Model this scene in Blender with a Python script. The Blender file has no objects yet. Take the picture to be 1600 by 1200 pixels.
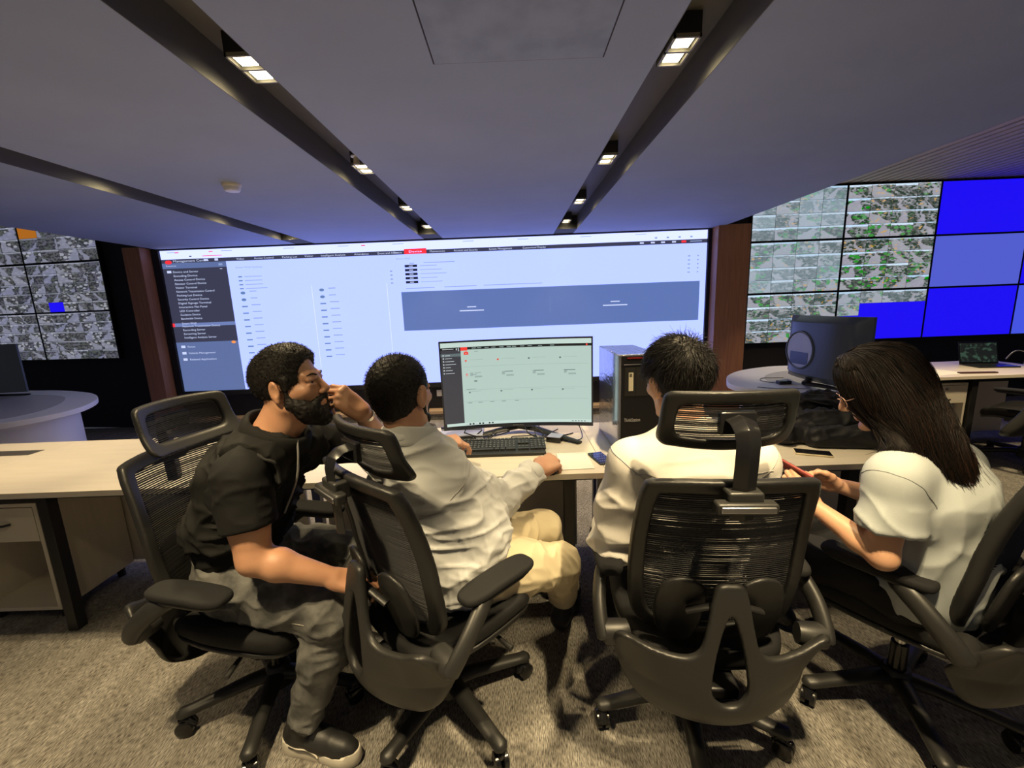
import bpy, math, random
import numpy as np
from mathutils import Vector, Matrix
R = math.radians
C = bpy.context.scene
col = C.collection
random.seed(7)
rng = np.random.RandomState(11)

# ------------------------------------------------------------------ camera, world, exposure
F = 668.0
H = 1.5
_fy = np.array([0, 125, F]); _fy /= np.linalg.norm(_fy)
_rx = np.array([1, .038, 0.]); _rx -= _fy * (_rx @ _fy); _rx /= np.linalg.norm(_rx)
_uz = np.cross(_fy, _rx)
if _uz[1] < 0: _uz = -_uz
# rows of W: world axes in camera (right, up, forward) coordinates
cam_d = bpy.data.cameras.new('camera'); cam = bpy.data.objects.new('camera', cam_d); col.objects.link(cam)
cam_d.sensor_fit = 'HORIZONTAL'; cam_d.sensor_width = 36.0; cam_d.lens = 36.0 * F / 1600
cam_d.clip_start = .02; cam_d.clip_end = 60
right = Vector((_rx[0], _fy[0], _uz[0])); up = Vector((_rx[1], _fy[1], _uz[1])); fwd = Vector((_rx[2], _fy[2], _uz[2]))
m = Matrix((right, up, -fwd)).transposed().to_4x4(); m.translation = (0, 0, H)
cam.matrix_world = m
C.camera = cam
w = bpy.data.worlds.new('world'); C.world = w; w.use_nodes = True
w.node_tree.nodes['Background'].inputs[0].default_value = (.62, .66, .9, 1)
w.node_tree.nodes['Background'].inputs[1].default_value = .06
vs = C.view_settings
C.display_settings.display_device = 'sRGB'
vs.view_transform = 'Standard'; vs.look = 'None'; vs.gamma = 1; vs.use_curve_mapping = False
vs.exposure = 0.0
LAMP = (1.0, .77, .43)
LAMP_W = 132.0
LED_K = 1.0

# ------------------------------------------------------------------ tagging
def tag(o, label=None, cat=None, group=None, kind=None):
    if label: o['label'] = label
    if cat: o['category'] = cat
    if group: o['group'] = group
    if kind: o['kind'] = kind
    return o
def empty(name, loc=(0, 0, 0), rz=0):
    o = bpy.data.objects.new(name, None); col.objects.link(o)
    o.empty_display_size = .05; o.location = loc; o.rotation_euler = (0, 0, rz)
    return o
def children(o): return [c for c in bpy.data.objects if c.parent == o]
def copy_tree(o, parent=None):
    c = o.copy(); col.objects.link(c); c.parent = parent
    for ch in children(o): copy_tree(ch, c)
    return c

# ------------------------------------------------------------------ materials
MATS = {}
def mat(name, color, rough=.5, metal=0., bump=None, var=None, emit=None, spec=.5, sheen=0., coat=0., sss=0., trans=0., aniso=None):
    """var = (scale xyz, colour2, lo, hi); bump = (scale xyz, strength, distance)"""
    if name in MATS: return MATS[name]
    m = bpy.data.materials.new(name); m.use_nodes = True; MATS[name] = m
    nt = m.node_tree; N = nt.nodes; L = nt.links; b = N['Principled BSDF']
    col4 = (*color, 1)
    b.inputs['Base Color'].default_value = col4
    b.inputs['Roughness'].default_value = rough
    b.inputs['Metallic'].default_value = metal
    b.inputs['Specular IOR Level'].default_value = spec
    b.inputs['Sheen Weight'].default_value = sheen
    b.inputs['Coat Weight'].default_value = coat
    b.inputs['Transmission Weight'].default_value = trans
    if sss:
        b.inputs['Subsurface Weight'].default_value = sss
        b.inputs['Subsurface Radius'].default_value = (.01, .004, .002)
        b.inputs['Subsurface Scale'].default_value = .6
    tc = None
    def noise(scale, detail=3., rough_=.55):
        nonlocal tc
        if tc is None: tc = N.new('ShaderNodeTexCoord')
        mp = N.new('ShaderNodeMapping'); mp.inputs['Scale'].default_value = scale
        L.new(tc.outputs['Object'], mp.inputs['Vector'])
        n = N.new('ShaderNodeTexNoise'); n.inputs['Scale'].default_value = 1.; n.inputs['Detail'].default_value = detail
        n.inputs['Roughness'].default_value = rough_
        L.new(mp.outputs['Vector'], n.inputs['Vector'])
        return n.outputs['Fac']
    if var:
        sc, c2, lo, hi = var
        r = N.new('ShaderNodeMapRange'); r.inputs[1].default_value = lo; r.inputs[2].default_value = hi
        L.new(noise(sc), r.inputs[0])
        mx = N.new('ShaderNodeMix'); mx.data_type = 'RGBA'
        mx.inputs[6].default_value = col4; mx.inputs[7].default_value = (*c2, 1)
        L.new(r.outputs[0], mx.inputs[0]); L.new(mx.outputs[2], b.inputs['Base Color'])
    if bump:
        sc, st, di = bump
        bp = N.new('ShaderNodeBump'); bp.inputs['Strength'].default_value = st; bp.inputs['Distance'].default_value = di
        L.new(noise(sc, 4.), bp.inputs['Height']); L.new(bp.outputs[0], b.inputs['Normal'])
    if emit:
        b.inputs['Emission Color'].default_value = (*emit[0], 1); b.inputs['Emission Strength'].default_value = emit[1]
    return m
def emitter(name, color, k=1.):
    return mat(name, (.01, .01, .012), .35, emit=(color, k))

M_plastic = mat('black_plastic', (.012, .012, .0125), .46, bump=((700,) * 3, .12, .001))
M_plastic2 = mat('dark_grey_plastic', (.019, .0188, .0185), .44, bump=((600,) * 3, .15, .001))
M_gloss = mat('gloss_black_plastic', (.010, .010, .011), .22)
M_mesh = mat('black_mesh_fabric', (.016, .016, .018), .6)
M_padfab = mat('black_seat_fabric', (.010, .010, .011), .85, bump=((900,) * 3, .4, .001), spec=.3)
M_chrome = mat('chrome', (.6, .6, .6), .18, 1.)
M_blackmetal = mat('black_metal', (.012, .012, .014), .4)
M_desk = mat('cream_laminate', (.68, .62, .52), .42, var=((3, 30, 3), (.64, .585, .49), .35, .65))
M_desk2 = mat('brown_laminate', (.16, .125, .10), .5, var=((3, 30, 3), (.14, .11, .09), .35, .65))
M_white = mat('white_laminate', (.78, .77, .78), .4)
M_inlay = mat('grey_laminate_inlay', (.46, .45, .46), .45)
M_black = mat('matt_black_board', (.012, .012, .014), .7)
M_wood = mat('brown_wood_veneer', (.40, .185, .10), .45, var=((40, 40, 2.5), (.29, .125, .07), .3, .7))
M_ceil = mat('grey_ceiling_paint', (.32, .375, .56), .75, var=((2, 2, 2), (.298, .35, .525), .35, .65), bump=((5, 5, 5), .15, .02))
M_slot = mat('dark_slot_paint', (.11, .108, .105), .6)
M_paper = mat('white_paper', (.78, .76, .72), .7)
M_steel = mat('brushed_steel', (.45, .45, .46), .35, 1.)

# ------------------------------------------------------------------ mesh helpers
def link_mesh(name, me, mats, parent=None, smooth=None):
    for mm in (mats if isinstance(mats, (list, tuple)) else [mats]): me.materials.append(mm)
    if smooth is not None:
        me.polygons.foreach_set('use_smooth', [True] * len(me.polygons))
        if smooth < 179: me.set_sharp_from_angle(angle=R(smooth))
    o = bpy.data.objects.new(name, me); col.objects.link(o)
    if parent is not None: o.parent = parent
    return o
def np_obj(name, V, faces, mats, parent=None, org=(0, 0, 0), smooth=180):
    me = bpy.data.meshes.new(name)
    V = np.asarray(V) - np.asarray(org)
    fl = []
    for f in (faces if isinstance(faces, (list, tuple)) else [faces]): fl += np.asarray(f).tolist()
    me.from_pydata(V.tolist(), [], fl); me.update()
    return link_mesh(name, me, mats, parent, smooth)

class MB:
    def __init__(s): s.v = []; s.f = []; s.mi = []; s.uv = {}
    def add(s, vs, fs, mi=0):
        n = len(s.v); s.v += [tuple(map(float, v)) for v in vs]
        for f in fs: s.f.append(tuple(i + n for i in f)); s.mi.append(mi)
        return s
    def box(s, c, d, rz=0, mi=0, rx=0, ry=0):
        h = [x / 2 for x in d]; M = Matrix.Translation(c) @ Matrix.Rotation(rz, 4, 'Z') @ Matrix.Rotation(ry, 4, 'Y') @ Matrix.Rotation(rx, 4, 'X')
        vs = [M @ Vector((x * h[0], y * h[1], z * h[2])) for x in (-1, 1) for y in (-1, 1) for z in (-1, 1)]
        return s.add(vs, [(0, 1, 3, 2), (4, 6, 7, 5), (0, 4, 5, 1), (2, 3, 7, 6), (0, 2, 6, 4), (1, 5, 7, 3)], mi)
    def bb(s, lo, hi, mi=0):
        return s.box([(a + b) / 2 for a, b in zip(lo, hi)], [b - a for a, b in zip(lo, hi)], mi=mi)
    def quad(s, pts, mi=0): return s.add(pts, [tuple(range(len(pts)))], mi)
    def rect(s, x0, z0, x1, z1, y, mi=0):           # faces -Y
        return s.add([(x0, y, z0), (x1, y, z0), (x1, y, z1), (x0, y, z1)], [(0, 1, 2, 3)], mi)
    def tube(s, pts, rad, n=10, mi=0, flat=1., caps=True, updir=None):
        P = [Vector(p) for p in pts]; k = len(P)
        rr = rad if isinstance(rad, (list, tuple)) else [rad] * k
        T = [(P[min(i + 1, k - 1)] - P[max(i - 1, 0)]).normalized() for i in range(k)]
        u = Vector(updir) if updir is not None else (Vector((0, 0, 1)) if abs(T[0].z) < .9 else Vector((1, 0, 0)))
        vs = []
        for i in range(k):
            u = (u - T[i] * u.dot(T[i])).normalized(); b = T[i].cross(u)
            for j in range(n):
                a = 2 * math.pi * j / n
                vs.append(P[i] + b * (rr[i] * math.cos(a)) + u * (rr[i] * flat * math.sin(a)))
        fs = [(i * n + j, i * n + (j + 1) % n, (i + 1) * n + (j + 1) % n, (i + 1) * n + j) for i in range(k - 1) for j in range(n)]
        if caps: fs += [tuple(range(n - 1, -1, -1)), tuple((k - 1) * n + j for j in range(n))]
        return s.add(vs, fs, mi)
    def cyl(s, a, b, r, r2=None, n=20, mi=0): return s.tube([a, b], [r, r if r2 is None else r2], n, mi)
    def lathe(s, prof, c=(0, 0, 0), n=28, mi=0):
        vs = []; k = len(prof)
        for r, z in prof:
            for j in range(n):
                a = 2 * math.pi * j / n; vs.append((c[0] + r * math.cos(a), c[1] + r * math.sin(a), c[2] + z))
        fs = [(i * n + j, i * n + (j + 1) % n, (i + 1) * n + (j + 1) % n, (i + 1) * n + j) for i in range(k - 1) for j in range(n)]
        fs += [tuple(range(n - 1, -1, -1)), tuple((k - 1) * n + j for j in range(n))]
        return s.add(vs, fs, mi)
    def prism(s, poly, z0, z1, mi=0, mi_side=None):
        n = len(poly)
        vs = [(x, y, z0) for x, y in poly] + [(x, y, z1) for x, y in poly]
        s.add(vs, [tuple(range(n - 1, -1, -1)), tuple(range(n, 2 * n))], mi)
        b = len(s.v) - 2 * n
        for i in range(n):
            s.f.append((b + i, b + (i + 1) % n, b + n + (i + 1) % n, b + n + i)); s.mi.append(mi if mi_side is None else mi_side)
        return s
    def build(s, name, mats, parent=None, smooth=None, bevel=None, xf=None):
        me = bpy.data.meshes.new(name)
        v = s.v if xf is None else [tuple(xf @ Vector(p)) for p in s.v]
        me.from_pydata(v, [], s.f); me.update()
        o = link_mesh(name, me, mats, parent, smooth)
        if len(me.materials) > 1: me.polygons.foreach_set('material_index', s.mi)
        if bevel:
            bm = o.modifiers.new('bevel', 'BEVEL'); bm.width = bevel; bm.segments = 3; bm.limit_method = 'ANGLE'
            me.polygons.foreach_set('use_smooth', [True] * len(me.polygons)); me.set_sharp_from_angle(angle=R(40))
        return o

def catmull(P, n=8, closed=True):
    P = [np.array(p, float) for p in P]; k = len(P); out = []
    for i in range(k if closed else k - 1):
        g = (lambda j: P[j % k]) if closed else (lambda j: P[max(0, min(k - 1, j))])
        a, b, c, d = g(i - 1), g(i), g(i + 1), g(i + 2)
        for t in np.linspace(0, 1, n, endpoint=False):
            out.append(.5 * ((2 * b) + (c - a) * t + (2 * a - 5 * b + 4 * c - d) * t * t + (3 * b - a - 3 * c + d) * t ** 3))
    if not closed: out.append(P[-1])
    return np.array(out)

# ------------------------------------------------------------------ signed-distance modelling (surface nets)
def vnoise(p, seed=0):
    p = np.asarray(p, np.float64); i = np.floor(p).astype(np.int64); f = p - i; f = f * f * (3 - 2 * f)
    def h(dx, dy, dz):
        n = (i[:, 0] + dx) * 374761393 + (i[:, 1] + dy) * 668265263 + (i[:, 2] + dz) * 2147483647 + seed * 144269
        n = (n ^ (n >> 13)) * 1274126177
        return ((n ^ (n >> 16)) & 0xffff) / 65535.
    r = 0
    for dx in (0, 1):
        for dy in (0, 1):
            for dz in (0, 1):
                wgt = (f[:, 0] if dx else 1 - f[:, 0]) * (f[:, 1] if dy else 1 - f[:, 1]) * (f[:, 2] if dz else 1 - f[:, 2])
                r = r + wgt * h(dx, dy, dz)
    return r * 2 - 1

class SDF:
    def __init__(s, lo, hi, h):
        s.lo = np.array(lo, float); s.h = h; s.n = np.ceil((np.array(hi) - s.lo) / h).astype(int) + 1
        s.f = np.full(s.n, .5, np.float32)
    def box(s, lo, hi, pad):
        a = np.clip(np.floor((np.minimum(lo, hi) - pad - s.lo) / s.h).astype(int), 0, s.n - 1)
        b = np.clip(np.ceil((np.maximum(lo, hi) + pad - s.lo) / s.h).astype(int) + 1, 1, s.n)
        b = np.maximum(b, a + 1)
        sl = tuple(slice(i, j) for i, j in zip(a, b))
        ax = [(s.lo[k] + s.h * np.arange(a[k], b[k])).astype(np.float32) for k in range(3)]
        return sl, ax[0][:, None, None], ax[1][None, :, None], ax[2][None, None, :]
    def put(s, sl, d, k, op='u'):
        g = s.f[sl]
        if op == 'u':
            if k > 0: hh = np.maximum(k - np.abs(g - d), 0) / k; s.f[sl] = np.minimum(g, d) - hh * hh * k * .25
            else: s.f[sl] = np.minimum(g, d)
        elif op == 's':
            d = -d
            if k > 0: hh = np.maximum(k - np.abs(g - d), 0) / k; s.f[sl] = np.maximum(g, d) + hh * hh * k * .25
            else: s.f[sl] = np.maximum(g, d)
    def cone(s, a, b, ra, rb, k=.01, squash=None, op='u'):
        a = np.array(a, float); b = np.array(b, float); r = max(ra, rb)
        sl, X, Y, Z = s.box(np.minimum(a, b), np.maximum(a, b), r + k + 3 * s.h)
        x, y, z = X - a[0], Y - a[1], Z - a[2]; ba = b - a
        if squash is not None:
            n, fac = np.array(squash[0], float), squash[1]; n = n / np.linalg.norm(n)
            c = (x * n[0] + y * n[1] + z * n[2]) * (1 / fac - 1)
            x, y, z = x + c * n[0], y + c * n[1], z + c * n[2]
            ba = ba + n * (ba @ n) * (1 / fac - 1)
        L2 = max(ba @ ba, 1e-9)
        t = np.clip((x * ba[0] + y * ba[1] + z * ba[2]) / L2, 0, 1)
        d = np.sqrt((x - t * ba[0]) ** 2 + (y - t * ba[1]) ** 2 + (z - t * ba[2]) ** 2) - (ra + t * (rb - ra))
        s.put(sl, d.astype(np.float32), k, op); return s
    def ell(s, c, r, rot=None, k=.01, op='u'):
        c = np.array(c, float); r = np.array(r, float); m_ = r.max()
        sl, X, Y, Z = s.box(c, c, m_ + k + 3 * s.h)
        x, y, z = X - c[0], Y - c[1], Z - c[2]
        if rot is not None:
            q = np.asarray(rot)
            x, y, z = (q[0, 0] * x + q[1, 0] * y + q[2, 0] * z, q[0, 1] * x + q[1, 1] * y + q[2, 1] * z, q[0, 2] * x + q[1, 2] * y + q[2, 2] * z)
        k0 = np.sqrt((x / r[0]) ** 2 + (y / r[1]) ** 2 + (z / r[2]) ** 2)
        k1 = np.sqrt((x / r[0] ** 2) ** 2 + (y / r[1] ** 2) ** 2 + (z / r[2] ** 2) ** 2) + 1e-6
        d = k0 * (k0 - 1) / k1
        s.put(sl, d.astype(np.float32), k, op); return s
    def chain(s, pts, rad, k=.01, squash=None):
        for i in range(len(pts) - 1): s.cone(pts[i], pts[i + 1], rad[i], rad[i + 1], k, squash)
        return s
    def coords(s):
        return [(s.lo[k] + s.h * np.arange(s.n[k])).astype(np.float32).reshape([-1 if j == k else 1 for j in range(3)]) for k in range(3)]
    def plane(s, p, n, r=0., lo=None, hi=None):
        """keep the side n points away from: removes points with (x-p).n > 0, optionally only inside a local box"""
        p = np.array(p, float); n = np.array(n, float); n /= np.linalg.norm(n)
        if lo is None: sl = tuple(slice(0, q) for q in s.n); X, Y, Z = s.coords()
        else: sl, X, Y, Z = s.box(np.array(lo), np.array(hi), 0)
        d = ((X - p[0]) * n[0] + (Y - p[1]) * n[1] + (Z - p[2]) * n[2]).astype(np.float32)
        s.f[sl] = np.maximum(s.f[sl], d); return s
    def mesh(s, smooth=1):
        f = s.f; n = s.n
        f[0] = f[-1] = 1; f[:, 0] = f[:, -1] = 1; f[:, :, 0] = f[:, :, -1] = 1
        ins = f < 0
        c = ins[:-1, :-1, :-1].astype(np.int8)
        tot = np.zeros(n - 1, np.int8)
        for dx in (0, 1):
            for dy in (0, 1):
                for dz in (0, 1):
                    tot += ins[dx:n[0] - 1 + dx, dy:n[1] - 1 + dy, dz:n[2] - 1 + dz]
        act = np.argwhere((tot > 0) & (tot < 8)); idx = np.full(n - 1, -1, np.int32); idx[tuple(act.T)] = np.arange(len(act))
        co = [(dx, dy, dz) for dx in (0, 1) for dy in (0, 1) for dz in (0, 1)]
        val = np.stack([f[act[:, 0] + a, act[:, 1] + b, act[:, 2] + c_] for a, b, c_ in co], 1)
        acc = np.zeros((len(act), 3)); cnt = np.zeros(len(act))
        for i in range(8):
            for j in range(i + 1, 8):
                if sum(abs(p - q) for p, q in zip(co[i], co[j])) != 1: continue
                a, b = val[:, i], val[:, j]; mk = (a < 0) != (b < 0)
                t = a[mk] / (a[mk] - b[mk])
                acc[mk] += np.array(co[i]) + t[:, None] * (np.array(co[j]) - np.array(co[i])); cnt[mk] += 1
        V = s.lo + s.h * (act + acc / np.maximum(cnt, 1)[:, None])
        Q = []
        for ax in range(3):
            o1, o2 = (ax + 1) % 3, (ax + 2) % 3
            A = ins.take(range(n[ax] - 1), ax); B = ins.take(range(1, n[ax]), ax)
            e = np.argwhere(A != B); e = e[(e[:, o1] > 0) & (e[:, o2] > 0) & (e[:, o1] < n[o1] - 1) & (e[:, o2] < n[o2] - 1)]
            sgn = A[tuple(e.T)]
            def cid(d1, d2):
                q = e.copy(); q[:, o1] -= d1; q[:, o2] -= d2; return idx[tuple(q.T)]
            q = np.stack([cid(1, 1), cid(0, 1), cid(0, 0), cid(1, 0)], 1)
            q[~sgn] = q[~sgn][:, ::-1]
            Q.append(q)
        Q = np.concatenate(Q)
        for _ in range(smooth): V = lap(V, Q)
        return V, Q
def lap(V, Q, lam=.5):
    e = np.concatenate([Q[:, [0, 1]], Q[:, [1, 2]], Q[:, [2, 3]], Q[:, [3, 0]]])
    S = np.stack([np.bincount(np.r_[e[:, 0], e[:, 1]], np.r_[V[e[:, 1], k], V[e[:, 0], k]], len(V)) for k in range(3)], 1)
    N_ = np.bincount(np.r_[e[:, 0], e[:, 1]], minlength=len(V))
    return V + lam * (S / np.maximum(N_, 1)[:, None] - V)
def vnormals(V, Q):
    n = np.cross(V[Q[:, 2]] - V[Q[:, 0]], V[Q[:, 3]] - V[Q[:, 1]])
    N_ = np.stack([np.bincount(Q.ravel(), np.repeat(n[:, k], 4), len(V)) for k in range(3)], 1)
    return N_ / (np.linalg.norm(N_, axis=1)[:, None] + 1e-12)
def sdf_obj(s, name, mats, parent=None, org=(0, 0, 0), smooth=1, disp=None):
    V, Q = s.mesh(smooth)
    if disp is not None: V = V + vnormals(V, Q) * disp(V)[:, None]
    return np_obj(name, V, Q, mats, parent, org)

def sd_poly(poly, X, Z):
    d = np.full(np.broadcast(X, Z).shape, 1e9); inside = np.zeros(d.shape, bool); n = len(poly)
    for i in range(n):
        a = poly[i]; b = poly[(i + 1) % n]; e = b - a; wx, wz = X - a[0], Z - a[1]
        t = np.clip((wx * e[0] + wz * e[1]) / max(e @ e, 1e-12), 0, 1)
        d = np.minimum(d, (wx - e[0] * t) ** 2 + (wz - e[1] * t) ** 2)
        cnd = (a[1] > Z) != (b[1] > Z)
        if abs(e[1]) > 1e-12: inside ^= cnd & (wx < e[0] * (wz / e[1]))
    d = np.sqrt(d); return np.where(inside, -d, d)
def plate(name, outer, holes, f, t, h, m_, parent, r=.006, perm=None, flare=None):
    """curved plate: outline in (u,v), surface w = f(u,v), half thickness t; perm maps (u,w,v) to xyz"""
    lo2 = outer.min(0) - 3 * h; hi2 = outer.max(0) + 3 * h
    nu, nv = np.ceil((hi2 - lo2) / h).astype(int) + 1
    U = lo2[0] + h * np.arange(nu)[:, None]; Vv = lo2[1] + h * np.arange(nv)[None, :]
    d2 = sd_poly(outer, U, Vv)
    for q in holes: d2 = np.maximum(d2, -sd_poly(q, U, Vv))
    g = f(U, Vv) + 0 * U * Vv
    gu, gv = np.gradient(g, h); sl = np.sqrt(1 + gu ** 2 + gv ** 2)
    tt = t if flare is None else t + flare(U, Vv)
    tm = np.max(tt)
    s = SDF((lo2[0], g.min() - tm * 1.5 - 3 * h, lo2[1]), (lo2[0] + h * (nu - 1) - h * .01, g.max() + tm * 1.5 + 3 * h, lo2[1] + h * (nv - 1) - h * .01), h)
    Wc = s.coords()[1]
    s.f = s.f[:nu, :, :nv]; s.n = np.array(s.f.shape)
    gg = g[:s.n[0], None, :s.n[2]]; ss = sl[:s.n[0], None, :s.n[2]]; dd = d2[:s.n[0], None, :s.n[2]]
    if flare is not None: tt = (tt + 0 * g)[:s.n[0], None, :s.n[2]]
    a = dd + r; b = np.abs(Wc - gg) / ss - tt + r
    s.f = (np.sqrt(np.maximum(a, 0) ** 2 + np.maximum(b, 0) ** 2) + np.minimum(np.maximum(a, b), 0) - r).astype(np.float32)
    Vx, Q = s.mesh(1)
    if perm is not None: Vx = Vx[:, perm]; Q = Q[:, ::-1]
    return np_obj(name, Vx, Q, m_, parent)
# ------------------------------------------------------------------ the room
def struct(name, o): o['kind'] = 'structure'; return o
def carpet():
    m = bpy.data.materials.new('carpet'); m.use_nodes = True
    N = m.node_tree.nodes; L = m.node_tree.links; b = N['Principled BSDF']
    tc = N.new('ShaderNodeTexCoord')
    def noise(sc, det, lo, hi):
        mp = N.new('ShaderNodeMapping'); mp.inputs['Scale'].default_value = sc; L.new(tc.outputs['Object'], mp.inputs[0])
        n = N.new('ShaderNodeTexNoise'); n.inputs['Scale'].default_value = 1; n.inputs['Detail'].default_value = det
        L.new(mp.outputs[0], n.inputs[0])
        r = N.new('ShaderNodeMapRange'); r.inputs[1].default_value = lo; r.inputs[2].default_value = hi
        L.new(n.outputs['Fac'], r.inputs[0]); return r.outputs[0], n.outputs['Fac']
    a, raw = noise((300, 48, 60), 3, .34, .66)
    c, _ = noise((14, 3, 4), 3, .3, .7)
    mx = N.new('ShaderNodeMix'); mx.data_type = 'RGBA'; L.new(a, mx.inputs[0])
    mx.inputs[6].default_value = (.085, .079, .072, 1); mx.inputs[7].default_value = (.38, .36, .325, 1)
    mx2 = N.new('ShaderNodeMix'); mx2.data_type = 'RGBA'; mx2.blend_type = 'MULTIPLY'; L.new(c, mx2.inputs[0])
    L.new(mx.outputs[2], mx2.inputs[6]); mx2.inputs[7].default_value = (.66, .64, .62, 1)
    L.new(mx2.outputs[2], b.inputs['Base Color']); b.inputs['Roughness'].default_value = .95; b.inputs['Specular IOR Level'].default_value = .1
    bp = N.new('ShaderNodeBump'); bp.inputs['Strength'].default_value = .6; bp.inputs['Distance'].default_value = .004
    L.new(raw, bp.inputs['Height']); L.new(bp.outputs[0], b.inputs['Normal'])
    return m
M_carpet = carpet()
WY = 5.7
struct('floor', MB().bb((-8.5, -2.5, -.1), (8.5, 5.8, 0)).build('floor', M_carpet))
struct('wall_back', MB().bb((-5.27, WY + .05, 0), (8.5, WY + .15, 3.3)).build('wall_back', M_black))
# dropped ceiling: four slabs with three lighting slots between them
ZC = 2.35; SD = .15
xs = [(-4.5, -2.72), (-2.475, -1.085), (-.845, .555), (.805, 2.65)]
mb = MB()
for a, b in xs: mb.bb((a, -2.4, ZC), (b, WY - .02, ZC + .32), 0)
for a, b in [(-2.72, -2.475), (-1.085, -.845), (.555, .805)]:
    mb.bb((a, -2.4, ZC + SD), (b, 5.32, ZC + SD + .05), 1); mb.bb((a - .001, -2.4, ZC + .0005), (a + .003, 5.32, ZC + SD), 1); mb.bb((b - .003, -2.4, ZC + .0005), (b + .001, 5.32, ZC + SD), 1)
    mb.bb((a, 5.32, ZC + .001), (b, WY - .02, ZC + SD + .05), 2)
    mb.bb((a, -2.4, ZC), (b, -2.35, ZC + SD), 1)
o = struct('ceiling', mb.build('ceiling', [M_ceil, M_slot, M_black]))
# high slatted ceiling beyond the edge of the dropped ceiling
mb = MB()
x = 2.2
while x < 8.4:
    mb.bb((x, -2.4, 2.83), (x + .075, WY + .05, 2.95)); x += .115
mb.bb((2.2, -2.4, 2.95), (8.4, WY + .05, 3.0))
M_slat = mat('slat_wood', (.62, .54, .49), .6, var=((40, 3, 40), (.48, .41, .37), .3, .7))
struct('ceiling_slats', mb.build('ceiling_slats', M_slat))
# ceiling access hatch
mb = MB()
x0, x1, y0, y1 = -.243, .352, 1.05, 1.70; g = .006
mb.bb((x0, y0, ZC - .004), (x1, y1, ZC + .002), 0)
for lo, hi in [((x0 - g, y0 - g, ZC - .0015), (x0, y1 + g, ZC + .001)), ((x1, y0 - g, ZC - .0015), (x1 + g, y1 + g, ZC + .001)),
               ((x0, y1, ZC - .0015), (x1, y1 + g, ZC + .001)), ((x0, y0 - g, ZC - .0015), (x1, y0, ZC + .001))]:
    mb.bb(lo, hi, 1)
struct('trim_1', mb.build('trim_1', [mat('hatch_paint', (.26, .31, .47), .7, var=((9, 9, 9), (.315, .37, .55), .35, .65)), M_black]))
# pillars
struct('trim_2', MB().bb((-4.80, 5.50, 0), (-4.585, WY + .05, 2.36)).build('trim_2', M_wood, bevel=.003))
struct('trim_3', MB().bb((2.565, 5.50, 0), (2.965, WY + .05, 2.36)).build('trim_3', M_wood, bevel=.003))
struct('baseboard_back', MB().bb((-4.58, 5.60, 0), (2.56, 5.75, .085), 1).bb((-4.58, 5.57, .085), (2.56, 5.75, .125), 0)
       .build('baseboard_back', [mat('pale_wood', (.42, .30, .19), .5), M_carpet]))

# ------------------------------------------------------------------ downlights
M_lamp_on = emitter('lamp_emitter', (1, .86, .55), 9.)
M_lamp_case = mat('lamp_case', (.02, .02, .02), .45)
M_lamp_rim = mat('lamp_rim', (.30, .28, .22), .4)
def downlight(x, y, label, z=2.415, k=1.):
    t = empty('ceiling_downlight', (x, y, z))
    tag(t, label, 'ceiling light', 'twin downlights in the ceiling slots')
    wx, wy = .05, .098
    mb = MB(); mb.bb((-wx, -wy, .012), (wx, wy, .085))
    mb.build('housing', M_lamp_case, t, bevel=.002)
    mb = MB()
    for lo, hi in [((-wx, -wy), (-wx + .008, wy)), ((wx - .008, -wy), (wx, wy)), ((-wx, -wy), (wx, -wy + .008)), ((-wx, wy - .008), (wx, wy)), ((-wx, -.006), (wx, .006))]:
        mb.bb((lo[0], lo[1], 0), (hi[0], hi[1], .014))
    mb.build('rim', M_lamp_rim, t)
    for s in (-1, 1):
        MB().box((0, s * .049, .009), (.062, .062, .004)).build('lens', M_lamp_on, t)
        ld = bpy.data.lights.new('spot', 'SPOT'); ld.energy = LAMP_W * k / 2; ld.color = LAMP; ld.spot_size = R(76); ld.spot_blend = .35
        ld.shadow_soft_size = .022
        lo = bpy.data.objects.new('spot', ld); col.objects.link(lo); lo.parent = t; lo.location = (0, s * .049, .002)
    ld = bpy.data.lights.new('spill', 'SPOT'); ld.energy = 8. * k; ld.color = (1, .80, .40); ld.spot_size = R(160); ld.spot_blend = .6; ld.shadow_soft_size = .03
    lo = bpy.data.objects.new('spill', ld); col.objects.link(lo); lo.parent = t; lo.location = (0, 0, -.001)
LY = [1.83, 3.06, 4.24, 5.22, .55, -.7]
LK = [1., 1., 1., 1., 2.7, .6]
ordn = ['nearest the camera', 'second from the camera', 'third from the camera', 'closest to the big screen', 'above the chairs', 'behind the chairs']
for i, y in enumerate(LY):
    downlight(-.955, y, f'twin downlight in the slot left of the hatch, {ordn[i]}', k=min(LK[i], 2.2))
    downlight(.665, y, f'twin downlight in the slot right of the hatch, {ordn[i]}', k=LK[i])
    if i != 4: downlight(-2.60, y, f'twin downlight in the far left ceiling slot, {ordn[i]}', 2.425, .75)
downlight(4.3, 2.7, 'added unseen downlight brightening the laptop desk aisle', 2.815, 2.)  # added lamp out of view, brightens the right desk and slat area
downlight(3.45, 4.35, 'added unseen downlight brightening the right wood pillar and video wall', 2.815, .8)  # added lamp hidden by the dropped ceiling, brightens pillar and console
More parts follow.
